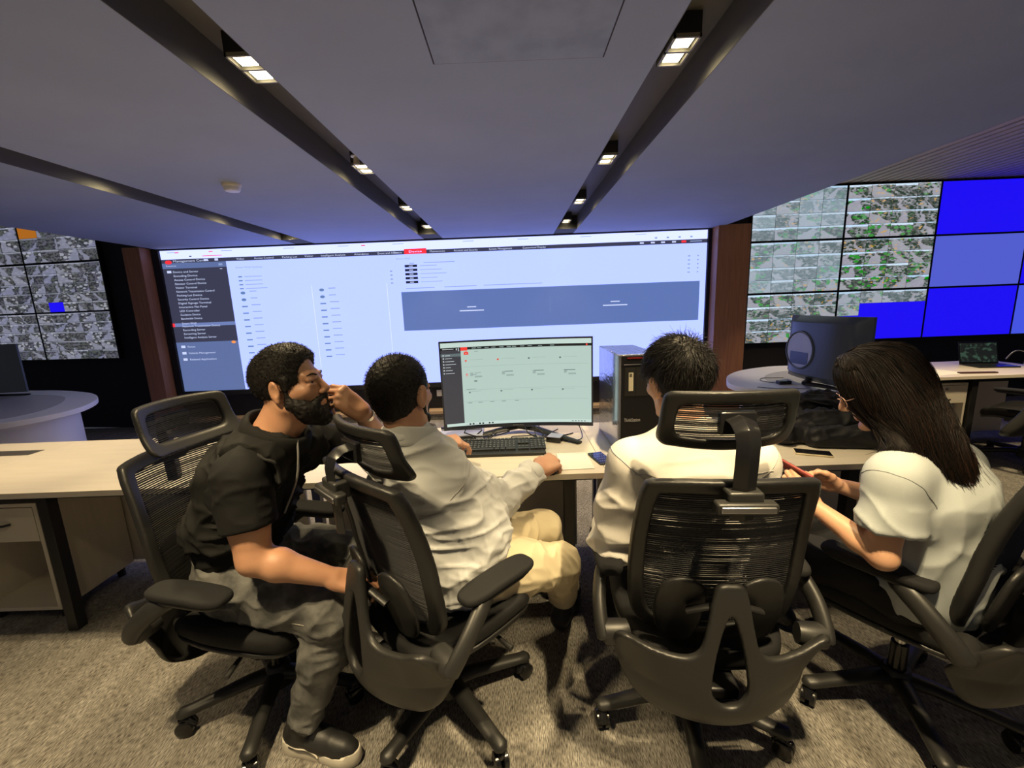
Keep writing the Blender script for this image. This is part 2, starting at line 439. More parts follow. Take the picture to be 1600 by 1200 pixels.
# smoke detector and sprinkler
t = empty('smoke_detector', (-1.83, 3.03, ZC)); tag(t, 'round white smoke detector on the ceiling left of the lit slots', 'smoke detector')
M_cream = mat('cream_plastic', (.70, .66, .56), .45)
MB().lathe([(.058, 0), (.058, -.012), (.052, -.02)]).build('base', M_cream, t, 40)
MB().lathe([(.05, -.018), (.05, -.032), (.042, -.045), (.02, -.048)]).build('sensor_head', mat('white_plastic', (.7, .7, .72), .4), t, 40)
t = empty('sprinkler', (-.905, 2.78, ZC + .06)); tag(t, 'small white ceiling sprinkler beside the second downlight', 'sprinkler')
MB().lathe([(.012, .09), (.012, 0), (.014, -.03)], n=12).build('pipe', M_cream, t, 40)
MB().lathe([(.032, .0), (.032, -.006), (.012, -.008)], n=20).build('cover_plate', M_cream, t, 40)
MB().lathe([(.017, -.012), (.019, -.05), (.013, -.052)], n=14).build('sensor_head', M_cream, t, 40)
t = empty('wall_socket', (-1.03, WY + .045, .34)); tag(t, 'small white wall socket under the big screen behind the desk monitor', 'wall socket')
MB().bb((-.045, -.016, -.045), (.045, .004, .045)).build('plate', mat('white_plastic', (.7, .7, .72), .4), t, bevel=.004)

# ------------------------------------------------------------------ text helper (flat lettering meshes)
def text_mesh(txt, size, width=None):
    cu = bpy.data.curves.new('t', 'FONT'); cu.body = txt; cu.size = size; cu.resolution_u = 2
    o = bpy.data.objects.new('t', cu); col.objects.link(o)
    dg = bpy.context.evaluated_depsgraph_get(); dg.update()
    me = o.evaluated_get(dg).to_mesh()
    vs = [v.co[:] for v in me.vertices]; fs = [tuple(p.vertices) for p in me.polygons]
    o.evaluated_get(dg).to_mesh_clear()
    bpy.data.objects.remove(o); bpy.data.curves.remove(cu)
    if width and vs:
        mx = max(v[0] for v in vs); k = width / mx; vs = [(v[0] * k, v[1], 0) for v in vs]
    return vs, fs
def put_text(mb, txt, x, z, size, width, y, mi, f=None):
    vs, fs = text_mesh(txt, size, width)
    q = [(x + v[0], y, z + v[1]) for v in vs]
    if f: q = [f(*p) for p in q]
    mb.add(q, fs, mi)

# ------------------------------------------------------------------ the big LED screen
E_bg = emitter('screen_pale_blue', (.55, .68, 1.9), LED_K)
E_white = emitter('screen_white', (.80, .90, 1.9), LED_K)
E_dark = emitter('screen_dark', (.045, .047, .085), LED_K)
E_mid = emitter('screen_slate', (.115, .165, .36), LED_K)
E_pan = emitter('screen_panel', (.115, .185, .46), LED_K)
E_hl = emitter('screen_highlight', (.16, .22, .48), LED_K)
E_txt = emitter('screen_text_white', (.62, .70, 1.0), LED_K)
E_red = emitter('screen_red', (1.0, .035, .05), LED_K)
E_grey = emitter('screen_text_grey', (.27, .36, .62), LED_K)
E_icon = emitter('screen_icon', (.13, .23, .46), LED_K)
E_orange = emitter('screen_orange', (1., .33, .09), LED_K)
E_navy = emitter('screen_navy', (.012, .016, .035), LED_K)
t = empty('led_video_wall', (-.985, WY, 0)); tag(t, 'huge wide white LED screen on the back wall showing a device list', 'screen')
ox = .985
x0, x1, z0, z1 = -4.49, 2.52, .497, 2.335
mb = MB()
for lo, hi in [((x0 - .09, z0 - .06), (x0, z1 + .02)), ((x1, z0 - .06), (x1 + .045, z1 + .02)), ((x0, z0 - .06), (x1, z0)), ((x0, z1), (x1, z1 + .02))]:
    mb.bb((lo[0] + ox, -.035, lo[1]), (hi[0] + ox, .05, hi[1]))
mb.build('frame', M_black, t)
mb = MB(); ms = [E_bg, E_white, E_dark, E_mid, E_pan, E_hl, E_txt, E_red, E_grey, E_icon, E_orange, E_navy]
BG, WH, DK, MD, PN, HL, TX, RD, GR, IC, OR, NV = range(12)
mb.bb((x0 + ox, 0, z0), (x1 + ox, .05, z1), BG)
def rc(a, b, c, d, mi, lay=1): mb.rect(a + ox, b, c + ox, d, -.0015 * lay, mi)
def tx(s, a, b, size, wd, mi, lay=2): put_text(mb, s, a + ox, b, size, wd, -.0015 * lay, mi)
def oval(cx, cz, rx, rz, mi, lay=2):
    mb.quad([(cx + ox + rx * math.cos(-a), -.0015 * lay, cz - rz * math.sin(-a)) for a in np.linspace(0, 2 * math.pi, 14, endpoint=False)], mi)
rc(x0, 2.225, x1, z1, WH)
rc(x0, 2.178, x1, 2.225, DK); rc(-4.49, 2.11, -3.66, 2.178, MD)
rc(x0, 1.16, -3.66, 2.11, DK); rc(x0, z0, -3.66, 1.16, MD)
rc(x0, 1.366, -3.66, 1.412, HL, 2); rc(x0, 1.366, x0 + .03, 1.412, RD, 3)
rc(-1.358, 2.178, -1.072, 2.243, RD, 2); tx('Device', -1.30, 2.197, .034, .17, WH, 3)
oval(-4.40, 2.19, .045, .025, RD, 3)
tx('Management Centre', -4.34, 2.188, .04, .46, TX, 3)
rc(-3.94, 2.19, -3.885, 2.215, TX, 3); rc(-3.80, 2.19, -3.755, 2.22, TX, 3)
tx('Resources', -4.44, 2.135, .03, .13, TX, 2); rc(-3.76, 2.13, -3.71, 2.155, GR, 2)
rc(-4.44, 2.055, -4.385, 2.085, TX, 2); rc(-3.75, 2.085, -3.72, 2.092, TX, 2)
menu = [('Device and Server', .33), ('Encoding Device', .31), ('Access Control Device', .40), ('Elevator Control Device', .41), ('Visitor Terminal', .28), ('Network Transmission Control', .50),
        ('Parking Lot Device', .33), ('Security Control Device', .41), ('Digital Signage Terminal', .43), ('Interactive Flat Panel', .37), ('LED Controller', .265), ('Guidance Device', .265), ('Bandwidth Device', .28),
        ('Smart Wall', .19), ('Network Transmission Device', .50), ('Recording Server', .295), ('Streaming Server', .295), ('Intelligent Analysis Server', .43)]
for i, (s, wd) in enumerate(menu):
    tx(s, -4.365, 2.055 - i * (2.055 - 1.2) / 17.2 - (.012 if i == 13 else 0), .036, wd, TX, 3)
for i, (s, wd) in enumerate([('Person', .10), ('Vehicle Management', .36), ('Related Application', .36)]):
    rc(-4.43, 1.085 - i * .085, -4.375, 1.118 - i * .085, TX, 2); tx(s, -4.345, 1.087 - i * .085, .036, wd, TX, 2)
oval(-3.72, 1.143, .03, .018, OR, 3)
for s, a, wd in [('Video', -3.52, .11), ('Access Control', -3.29, .27), ('Parking Lot', -2.93, .21), ('Visitor', -2.64, .12), ('Intelligent Analysis', -2.43, .34), ('Attendance', -2.0, .20), ('Event and Alarm', -1.70, .29), ('Person', -1.50 + .02, .11),
                 ('Maintenance', -1.03, .21), ('Account and Security', -.72, .33), ('System Management', -.27, .32), ('Customised Display', .16, .32)]:
    if s == 'Person': a = -1.49
    tx(s, a, 2.19, .034, wd * .93, TX, 3)
for a in (1.66, 1.80, 1.93, 2.07): rc(a, 2.193, a + .05, 2.212, TX, 3)
rc(2.19, 2.188, 2.25, 2.215, RD, 3); rc(2.30, 2.196, 2.45, 2.208, GR, 3)
for a in (-4.4, -3.7, -2.9, -2.2, -1.5, -.6, .1, .9, 1.6): rc(a, 2.306, a + .14, 2.312, GR, 2)
for a in (-4.30, -3.86, -1.9): rc(a, 2.30, a + .05, 2.312, RD, 2)
rc(-4.12, 2.25, -4.09, 2.262, NV, 2); rc(-3.95, 2.25, -3.7, 2.258, RD, 2)
for a in (1.85, 2.0, 2.15, 2.3): rc(a, 2.25, a + .03, 2.268, GR, 2)
tx('Smart Wall Settings', -3.55, 2.085, .03, .35, GR)
for i in range(4):
    z = 1.97 - i * .05; rc(-3.53, z, -3.48, z + .014, IC, 2); rc(-3.45, z + .004, -3.22 + .05 * (i == 3), z + .011, GR, 2)
    rc(-1.56, z - .003, -1.53, z + .012, GR, 2)
for k, (xc, n) in enumerate([(-3.5, 15), (-2.47, 11)]):
    for i in range(n):
        z = 1.772 - i * .087
        if i < 2: oval(xc, z, .032, .019, IC)
        else: rc(xc - .038, z - .008, xc + .038, z + .008, IC, 2)
        rc(xc + .09, z + .014, xc + .09 + (.09 if i < 2 else .12), z + .024, GR, 2)
for xs_ in (-2.60, -1.62): rc(xs_, .75, xs_ + .006, 1.83, WH, 1)
tx('Smart Wall', -1.47, 2.115, .03, .18, GR)
rc(-1.30, 2.06, -1.24, 2.068, GR, 2); rc(-1.12, 2.062, -.72, 2.07, GR, 2)
for i in range(5):
    z = 2.015 - i * .0505; rc(-1.365, z, -1.205, z + .03, NV, 2); rc(-1.31, z + .009, -1.26, z + .019, TX, 3)
    rc(-1.17, z + .012, -.95 + .06 * ((i * 7) % 3), z + .018, GR, 2)
    rc(2.28, z, 2.31, z + .014, GR, 2); rc(2.40, z, 2.42, z + .014, GR, 2)
rc(-1.37, 1.745, -1.0, 1.753, GR, 2); rc(-.87, 1.748, -.45, 1.756, GR, 2); rc(-.36, 1.75, .40, 1.758, GR, 2)
rc(-1.437, 1.203, 2.445, 1.706, PN, 1); rc(.493, 1.36, .499, 1.58, HL, 2)
for xc in (-.53, 1.35):
    rc(xc - .06, 1.478, xc + .06, 1.490, TX, 2); rc(xc - .16, 1.43, xc + .16, 1.444, TX, 2)
mb.build('display', ms, t)

# ------------------------------------------------------------------ camera mosaic screens
def mosaic_mat(name, grey):
    """a grid of camera pictures: every tile has its own UV square and its own tint (attribute)"""
    m = bpy.data.materials.new(name); m.use_nodes = True
    N = m.node_tree.nodes; L = m.node_tree.links; b = N['Principled BSDF']
    b.inputs['Base Color'].default_value = (.01, .01, .012, 1); b.inputs['Roughness'].default_value = .3
    uv = N.new('ShaderNodeUVMap'); at_ = N.new('ShaderNodeAttribute'); at_.attribute_name = 'tile'
    sx = N.new('ShaderNodeSeparateXYZ'); L.new(uv.outputs[0], sx.inputs[0])
    sc = N.new('ShaderNodeSeparateXYZ'); L.new(at_.outputs['Vector'], sc.inputs[0])
    def math_(op, a, c=None, d=None):
        n = N.new('ShaderNodeMath'); n.operation = op
        for i, q in enumerate((a, c, d)):
            if q is None: continue
            if isinstance(q, (int, float)): n.inputs[i].default_value = q
            else: L.new(q, n.inputs[i])
        return n.outputs[0]
    def mixc(f, a, c):
        n = N.new('ShaderNodeMix'); n.data_type = 'RGBA'; L.new(f, n.inputs[0])
        for i, q in ((6, a), (7, c)):
            if isinstance(q, tuple): n.inputs[i].default_value = (*q, 1)
            else: L.new(q, n.inputs[i])
        return n.outputs[2]
    def ramp(x, lo, hi):
        n = N.new('ShaderNodeMapRange'); n.inputs[1].default_value = lo; n.inputs[2].default_value = hi; L.new(x, n.inputs[0]); return n.outputs[0]
    idz = math_('MULTIPLY', sc.outputs[0], 91.7)
    cv = N.new('ShaderNodeCombineXYZ'); L.new(sx.outputs[0], cv.inputs[0]); L.new(sx.outputs[1], cv.inputs[1]); L.new(idz, cv.inputs[2])
    def noise(k, det=2.):
        n = N.new('ShaderNodeTexNoise'); n.inputs['Scale'].default_value = k; n.inputs['Detail'].default_value = det; L.new(cv.outputs[0], n.inputs[0]); return n.outputs['Fac']
    def voro(k):
        n = N.new('ShaderNodeTexVoronoi'); n.inputs['Scale'].default_value = k; L.new(cv.outputs[0], n.inputs[0]); return n
    v = sx.outputs[1]; u = sx.outputs[0]
    n1 = noise(2.2); n2 = noise(6.); vo = voro(3.2)
    ground = mixc(ramp(n1, .42, .58), (.10, .11, .10), (.34, .35, .38) if not grey else (.13, .13, .17))
    dark = (.025, .05, .03) if not grey else (.035, .037, .045)
    c = mixc(ramp(n2, .47, .57), ground, dark)
    veg = (.05, .30, .05) if not grey else (.42, .43, .5)
    c = mixc(math_('MULTIPLY', ramp(vo.outputs['Distance'], .42, .34), ramp(sc.outputs[1], .30, .6)), c, veg)
    # road / floor wedge
    ctr = math_('ADD', math_('ADD', .5, math_('MULTIPLY', math_('SUBTRACT', sc.outputs[2], .5), 1.1)), math_('MULTIPLY', math_('MULTIPLY', v, math_('SUBTRACT', sc.outputs[0], .5)), 1.6))
    xx = math_('ABSOLUTE', math_('SUBTRACT', u, math_('ADD', ctr, math_('MULTIPLY', math_('SUBTRACT', n1, .5), .7))))
    wd = math_('MULTIPLY', math_('SUBTRACT', 1.05, v), math_('ADD', .08, math_('MULTIPLY', sc.outputs[1], .42)))
    road = ramp(math_('SUBTRACT', wd, xx), -.02, .02)
    c = mixc(math_('MULTIPLY', road, .85), c, (.40, .39, .46) if not grey else (.30, .31, .42))
    # a few bright bits and warm bits
    vo2 = voro(7.)
    c = mixc(ramp(vo2.outputs['Distance'], .10, .05), c, (.6, .66, .8))
    if not grey: c = mixc(math_('MULTIPLY', ramp(noise(4.5), .62, .68), ramp(sc.outputs[2], .3, .7)), c, (.62, .36, .10))
    # sky strip
    sky = ramp(math_('ADD', math_('SUBTRACT', v, math_('MULTIPLY', sc.outputs[2], .16)), math_('MULTIPLY', math_('SUBTRACT', n2, .5), .25)), .80, .86)
    c = mixc(math_('MULTIPLY', sky, 1. if not grey else .45), c, (.62, .80, 1.0) if not grey else (.60, .63, .80))
    hs = N.new('ShaderNodeHueSaturation'); hs.inputs['Value'].default_value = .95; L.new(math_('ADD', .8, math_('MULTIPLY', sc.outputs[0], .5)), hs.inputs['Saturation']); L.new(c, hs.inputs['Color']); c = hs.outputs[0]
    # haze of the pale pictures
    c = mixc(math_('MULTIPLY', ramp(at_.outputs['Alpha'], 0, 1), .55), c, (.40, .52, .62))
    L.new(c, b.inputs['Emission Color']); b.inputs['Emission Strength'].default_value = 1.0 if not grey else .8
    return m
M_mos = mosaic_mat('camera_pictures', False); M_mosg = mosaic_mat('camera_pictures_grey', True)
E_blue = emitter('screen_blue', (.012, .004, .90), 1.)
E_pale = emitter('screen_pale_violet', (.085, .11, .62), 1.)
E_lblue = emitter('screen_light_blue', (.06, .09, .75), 1.)
E_amber = emitter('screen_amber', (.40, .13, .01), 1.)
M_bezel = mat('screen_bezel', (.008, .008, .009), .4)
def wall_panel(x, z, wd, hg, label, tiles=None, flat=None, haze=0., grey=False, solid=(), amber=(), grp=None, cat='screen'):
    """LCD panel with its lower left corner at x, z; tiles=(cols, rows); solid = tiles that show plain blue"""
    t = empty('wall_display_panel', (x, WY, z)); tag(t, label, cat, grp)
    b = .008
    mb = MB(); mb.bb((0, .0, 0), (wd, .045, hg)); mb.build('case', M_bezel, t)
    if flat is not None:
        MB().rect(b, b, wd - b, hg - b, -.003).build('picture', flat, t); return t
    nx, nz = tiles; vs = []; fs = []; uvs = []; att = []; mi = []
    cw, ch = (wd - 2 * b) / nx, (hg - 2 * b) / nz
    for i in range(nx):
        for j in range(nz):
            a, c = b + i * cw, b + j * ch; n = len(vs)
            e = 0. if (i, nz - 1 - j) in solid else .002
            vs += [(a + e, -.003, c + e), (a + cw - e, -.003, c + e), (a + cw - e, -.003, c + ch - e), (a + e, -.003, c + ch - e)]
            fs.append((n, n + 1, n + 2, n + 3)); uvs += [(0, 0), (1.3, 0), (1.3, 1), (0, 1)]
            q = (random.random(), random.random(), random.random(), haze * random.uniform(.5, 1.3)); att += [q] * 4
            mi.append(1 if (i, nz - 1 - j) in solid else (2 if (i, nz - 1 - j) in amber else 0))
    me = bpy.data.meshes.new('picture'); me.from_pydata(vs, [], fs)
    ul = me.uv_layers.new(name='UVMap')
    for k, q in enumerate(uvs): ul.data[k].uv = (q[0] / 1.3, q[1])
    ca = me.attributes.new('tile', 'FLOAT_COLOR', 'CORNER')
    for k, q in enumerate(att): ca.data[k].color = q
    o = link_mesh('picture', me, [M_mosg if grey else M_mos, E_blue, E_amber], t)
    me.polygons.foreach_set('material_index', mi)
    return t
gx = [3.07, 4.252, 5.418, 6.585, 7.75]; gz = [.855, 1.505, 2.157, 2.81]
rowname = {2: 'top', 1: 'middle', 0: 'bottom'}; gap = .004
G = 'screens of the right video wall'
for c_ in range(4):
    for r_ in range(3):
        a = (gx[c_] + gap, gz[r_] + gap, gx[c_ + 1] - gx[c_] - 2 * gap, gz[r_ + 1] - gz[r_] - 2 * gap)
        if c_ == 0:
            wall_panel(*a, f'{["dim lower", "pale middle", "pale bluish upper"][r_]} wall screen of street camera pictures next to the right wood pillar', (4, 4), haze=[.15, .75, .9][r_], grp=G)
        elif c_ == 1:
            if r_ == 0: wall_panel(*a, 'wall screen half filled with plain blue under a strip of camera pictures', (4, 4), haze=.4, solid=[(i, j) for i in range(4) for j in range(1, 4) if (i, j) != (0, 1)], grp=G)
            else: wall_panel(*a, ['', 'second column wall screen of sunny street camera pictures, middle row', 'second column wall screen of leafy street camera pictures, top row'][r_], (4, 4), haze=.0, grp=G)
        elif c_ == 2:
            wall_panel(*a, ['plain deep blue wall screen in the bottom row above the laptop', 'pale violet blue wall screen in the middle row', 'plain deep blue wall screen in the top row under the slatted ceiling'][r_], flat=[E_blue, E_pale, E_blue][r_], grp=G)
        else:
            wall_panel(*a, ['lighter blue wall screen cut by the right edge, bottom row', 'blue wall screen cut by the right edge, middle row', 'blue wall screen cut by the right edge, top row'][r_], flat=[E_lblue, E_blue, E_blue][r_], grp=G)
# left video wall turns a little away from the back wall
G = 'screens of the left video wall'
gz = [.975, 1.61, 2.25, 2.89]; th = R(8)
for c_ in range(2):
    for r_ in range(3):
        wd = 1.17
        nm = ['right hand column', 'left hand column cut by the photo edge'][c_]
        t = wall_panel(0, gz[r_] + gap, wd - .008, .632, f'grey wall screen of indoor camera pictures, {rowname[r_]} row, {nm} of the left video wall',
                       (5, 5) if r_ < 2 else (4, 4), grey=True, solid=[(1, 4)] if (c_ == 0 and r_ == 1) else [], amber=[(0, 1)] if (c_ == 0 and r_ == 2) else [], grp=G)
        d = (c_ + 1) * wd - .004
        t.location.x = -5.26 - d * math.cos(th); t.location.y = WY + d * math.sin(th) - .02; t.rotation_euler.z = -th
struct('wall_left', MB().box((-6.85, WY + .33, 1.6), (3.2, .1, 3.2), rz=-th).build('wall_left', M_black))

# ------------------------------------------------------------------ desks
ZD = .74
def leg(mb, x, y, s=.055): mb.bb((x - s / 2, y - s / 2, 0), (x + s / 2, y + s / 2, ZD - .035))
def desk(x0, x1, y0, y1, label, legs, grommet=None, group='straight cream desks'):
    t = empty('office_desk', ((x0 + x1) / 2, (y0 + y1) / 2, 0)); tag(t, label, 'desk', group)
    ox, oy = -(x0 + x1) / 2, -(y0 + y1) / 2
    mb = MB(); mb.bb((x0 + ox + .001, y0 + oy, ZD - .028), (x1 + ox - .001, y1 + oy, ZD)); mb.build('desktop', M_desk, t, bevel=.0015)
    mb = MB()
    mb.bb((x0 + ox + .05, y0 + oy + .10, ZD - .075), (x1 + ox - .05, y0 + oy + .15, ZD - .028)); mb.bb((x0 + ox + .05, y1 + oy - .15, ZD - .075), (x1 + ox - .05, y1 + oy - .10, ZD - .028))
    mb.build('frame_rail', M_blackmetal, t)
    for lx, ly in legs:
        mb = MB(); leg(mb, lx + ox, ly + oy, .05); mb.build('leg', M_blackmetal, t, bevel=.002)
    if grommet:
        gx0, gx1, gy0, gy1 = grommet
        mb = MB(); mb.bb((gx0 + ox, gy0 + oy, ZD - .002), (gx1 + ox, gy1 + oy, ZD + .0012)); mb.build('cable_flap', mat('flap_dark', (.06, .055, .05), .5), t)
    mb = MB(); mb.bb((x0 + ox + .06, y1 + oy - .27, .06), (x1 + ox - .06, y1 + oy - .252, ZD - .03)); mb.build('modesty_panel', M_desk, t)
    return t
desk(-4.4, -2.8, 1.815, 2.63, 'cream desk at the far left edge with a dark cable slot in its top', [(-4.3, 1.87), (-4.3, 2.58)])
desk(-2.8, -1.2, 1.815, 2.63, 'cream desk with black legs behind the chair of the man in the black vest', [(-2.215, 1.87), (-1.30, 1.87), (-1.85, 2.58), (-1.30, 2.58)])
desk(-1.2, .40, 1.815, 2.63, 'cream desk under the curved monitor and keyboard', [(-1.12, 1.87), (.235, 1.88), (-1.12, 2.58), (.235, 2.58)])
desk(.40, 2.0, 1.815, 2.63, 'cream desk under the tower computer and the black bag', [(.345 + .1, 1.90), (1.545, 1.88), (.5, 2.58), (1.545, 2.58)])
o = MB().bb((-.55, -.02, -.001), (.75, .07, .0015)).build('cable_flap', mat('flap_dark', (.06, .055, .05), .5), bpy.data.objects['office_desk'])
o.location = (0, .17, ZD)
desk(3.25, 4.95, 3.64, 4.44, 'cream desk with the small laptop below the right video wall', [(4.03, 3.70), (4.85, 3.70), (3.35, 4.38), (4.85, 4.38)])
def cabinet(x0, y0, wd, dp, label, z0=.06, h=.60, knob=False, dh=.17):
    t = empty('drawer_cabinet', (x0 + wd / 2, y0 + dp / 2, 0)); tag(t, label, 'cabinet', 'drawer cabinets under the desks')
    a, b = -wd / 2, -dp / 2; k = .018
    mb = MB()
    mb.bb((a, b, z0), (a + k, -b, z0 + h)); mb.bb((-a - k, b, z0), (-a, -b, z0 + h)); mb.bb((a + k, b, z0 + h - k), (-a - k, -b, z0 + h)); mb.bb((a + k, b, z0), (-a - k, -b, z0 + k))
    mb.bb((a + k, -b - .012, z0 + k), (-a - k, -b, z0 + h - k)); mb.bb((a + k, b + .02, z0 + h - dh - 2 * k), (-a - k, -b - .012, z0 + h - dh - k))
    mb.build('carcass', M_desk, t)
    d = MB().bb((a + k + .002, b - .002, z0 + h - dh - k - .01), (-a - k - .002, b + .016, z0 + h - k - .004)).build('drawer', M_desk, t)
    mb = MB(); zc = z0 + h - dh / 2 - .02 - (.05 if knob else 0)
    mb.tube([(-.07, b - .004, zc), (-.05, b - .022, zc), (.05, b - .022, zc), (.07, b - .004, zc)], .006, 8); mb.build('handle', M_blackmetal, d, 40)
    if knob: MB().lathe([(.013, 0), (.013, .004)], n=16).build('lock', M_steel, d, 40, xf=Matrix.Translation((.03, b - .003, zc + .095)) @ Matrix.Rotation(R(90), 4, 'X'))
    mb = MB()
    for sx_ in (-1, 1):
        for sy_ in (-1, 1): mb.cyl((sx_ * (wd / 2 - .04), sy_ * (dp / 2 - .05), 0), (sx_ * (wd / 2 - .04), sy_ * (dp / 2 - .05), z0), .02, n=10)
    mb.build('feet', M_blackmetal, t)
    return t
cabinet(-2.76, 1.925, .42, .42, 'open cream cabinet with one drawer under the desk at the left edge', h=.58)
cabinet(3.56, 3.70, .43, .50, 'cream cabinet with a lock and one drawer under the laptop desk', z0=.03, h=.64, knob=True, dh=.15)
cabinet(1.10, 1.98, .36, .46, 'cream cabinet under the desk between the seated man and the woman', z0=.03, h=.64, dh=.15)
# round ended consoles
def console(pts, inl, label, skirt_in=.16, skirt=True):
    P = catmull(pts, 8); c = P.mean(0)
    t = empty('round_console_desk', (c[0], c[1], 0)); tag(t, label, 'desk', 'white round ended consoles')
    Q = P - c
    MB().prism([tuple(q) for q in Q], ZD - .045, ZD).build('desktop', M_white, t, bevel=.004)
    I = catmull(inl, 8) - c
    MB().prism([tuple(q) for q in I], ZD, ZD + .0015).build('inlay', M_inlay, t)
    rr = np.linalg.norm(Q, axis=1)[:, None]; S = Q * (1 - skirt_in / rr)
    MB().prism([tuple(q) for q in S], .0, ZD - .045).build('skirt', M_white, t, 40)
def ccw(P):
    P = [tuple(p) for p in P]; A = sum(P[i][0] * P[(i + 1) % len(P)][1] - P[(i + 1) % len(P)][0] * P[i][1] for i in range(len(P)))
    return P if A > 0 else P[::-1]
console(ccw([(-6.6, 4.75), (-5.9, 4.80), (-5.39, 4.74), (-5.03, 4.67), (-4.5, 4.44), (-4.12, 4.12), (-3.89, 3.74), (-3.86, 3.45), (-4.0, 3.18), (-4.4, 2.98), (-5.2, 2.9), (-6.4, 2.95)]),
        ccw([(-6.4, 4.45), (-5.6, 4.50), (-5.06, 4.44), (-4.70, 4.32), (-4.44, 4.12), (-4.2, 3.8), (-4.11, 3.5), (-4.25, 3.27), (-4.8, 3.15), (-6.2, 3.2)]), 'white round ended console at the left with a dark monitor on it')
console(ccw([(3.0, 4.52), (2.73, 4.54), (2.36, 4.38), (2.11, 4.15), (1.97, 3.92), (1.885, 3.68), (1.95, 3.46), (2.22, 3.27), (2.6, 3.12), (3.05, 3.14), (3.2, 3.5), (3.2, 4.3)]),
        ccw([(3.0, 4.2), (2.7, 4.22), (2.45, 4.08), (2.30, 3.88), (2.26, 3.68), (2.40, 3.52), (2.7, 3.42), (3.0, 3.45), (3.08, 3.8)]), 'white round ended console behind the woman carrying a black monitor', skirt_in=.13)

# ------------------------------------------------------------------ monitors
def monitor(loc, rz, wd, hg, label, screen=None, sag=.045, zb=.055, thick=.035, back=True, column=True):
    t = empty('curved_monitor', loc); tag(t, label, 'monitor')
    def cv(x): return -sag * (2 * x / wd) ** 2
    n = 24; b = .009; bot = .022
    def sheet(x0, z0, x1, z1, off, mi, mb, n=n):
        X = np.linspace(x0, x1, n + 1); m_ = len(mb.v)
        for x in X: mb.v += [(x, cv(x) + off, z0), (x, cv(x) + off, z1)]
        for i in range(n): mb.f.append((m_ + 2 * i, m_ + 2 * i + 2, m_ + 2 * i + 3, m_ + 2 * i + 1)); mb.mi.append(mi)
    mb = MB(); V = []; X = np.linspace(-wd / 2, wd / 2, n + 1)
    prof = [(0, zb), (0, zb + hg), (.018, zb + hg), (thick, zb + hg - .05), (thick, zb + .06), (.018, zb)]
    k = len(prof)
    for x in X:
        e = (1 - (2 * x / wd) ** 4)
        for dy, z in prof: V.append((x, cv(x) + min(dy, .018) + max(dy - .018, 0) * e * (2.2 if back else 1), z))
    fs = [(i * k + j, i * k + (j + 1) % k, (i + 1) * k + (j + 1) % k, (i + 1) * k + j) for i in range(n) for j in range(k)]
    fs = [f[::-1] for f in fs]
    fs += [tuple(range(k)), tuple(n * k + j for j in range(k - 1, -1, -1))]
    mb.add(V, fs); mb.build('case', mat('monitor_black', (.02, .02, .024), .33), t, 35)
    mb = MB()
    if screen is None: sheet(-wd / 2 + b, zb + bot, wd / 2 - b, zb + hg - b, -.0015, 0, mb); mb.build('screen', mat('screen_off', (.01, .01, .012), .15), t, 180)
    else: screen(t, sheet, -wd / 2 + b, zb + bot, wd / 2 - b, zb + hg - b, cv)
    # stand
    mb = MB()
    if column: mb.tube([(0, thick + .03, zb + .30), (0, thick + .045, .06), (0, thick + .03, .02)], [.03, .028, .026], 14, flat=.6)
    else: mb.tube([(0, thick + .02, zb + .04), (0, thick + .03, .02)], [.03, .026], 14, flat=.6)
    mb.build('stand_column', M_gloss, t, 40)
    mb = MB()
    for s in (-1, 1): mb.tube([(0, thick + .04, .035), (s * .10, .02, .028), (s * .33, -.10 if s < 0 else -.21, .009)], [.034, .030, .018], 10, flat=.5, updir=(0, 0, 1))
    mb.build('stand_foot', M_plastic, t, 40)
    t.rotation_euler.z = rz
    return t
ES = [emitter('monitor_' + n_, c_, 1.) for n_, c_ in [('mint', (.46, .60, .54)), ('mint_light', (.56, .70, .64)), ('dark', (.045, .046, .056)), ('black', (.008, .009, .011)), ('red', (.9, .05, .035)), ('text', (.55, .6, .62)), ('faint', (.32, .42, .39)), ('ink', (.12, .16, .17))]]
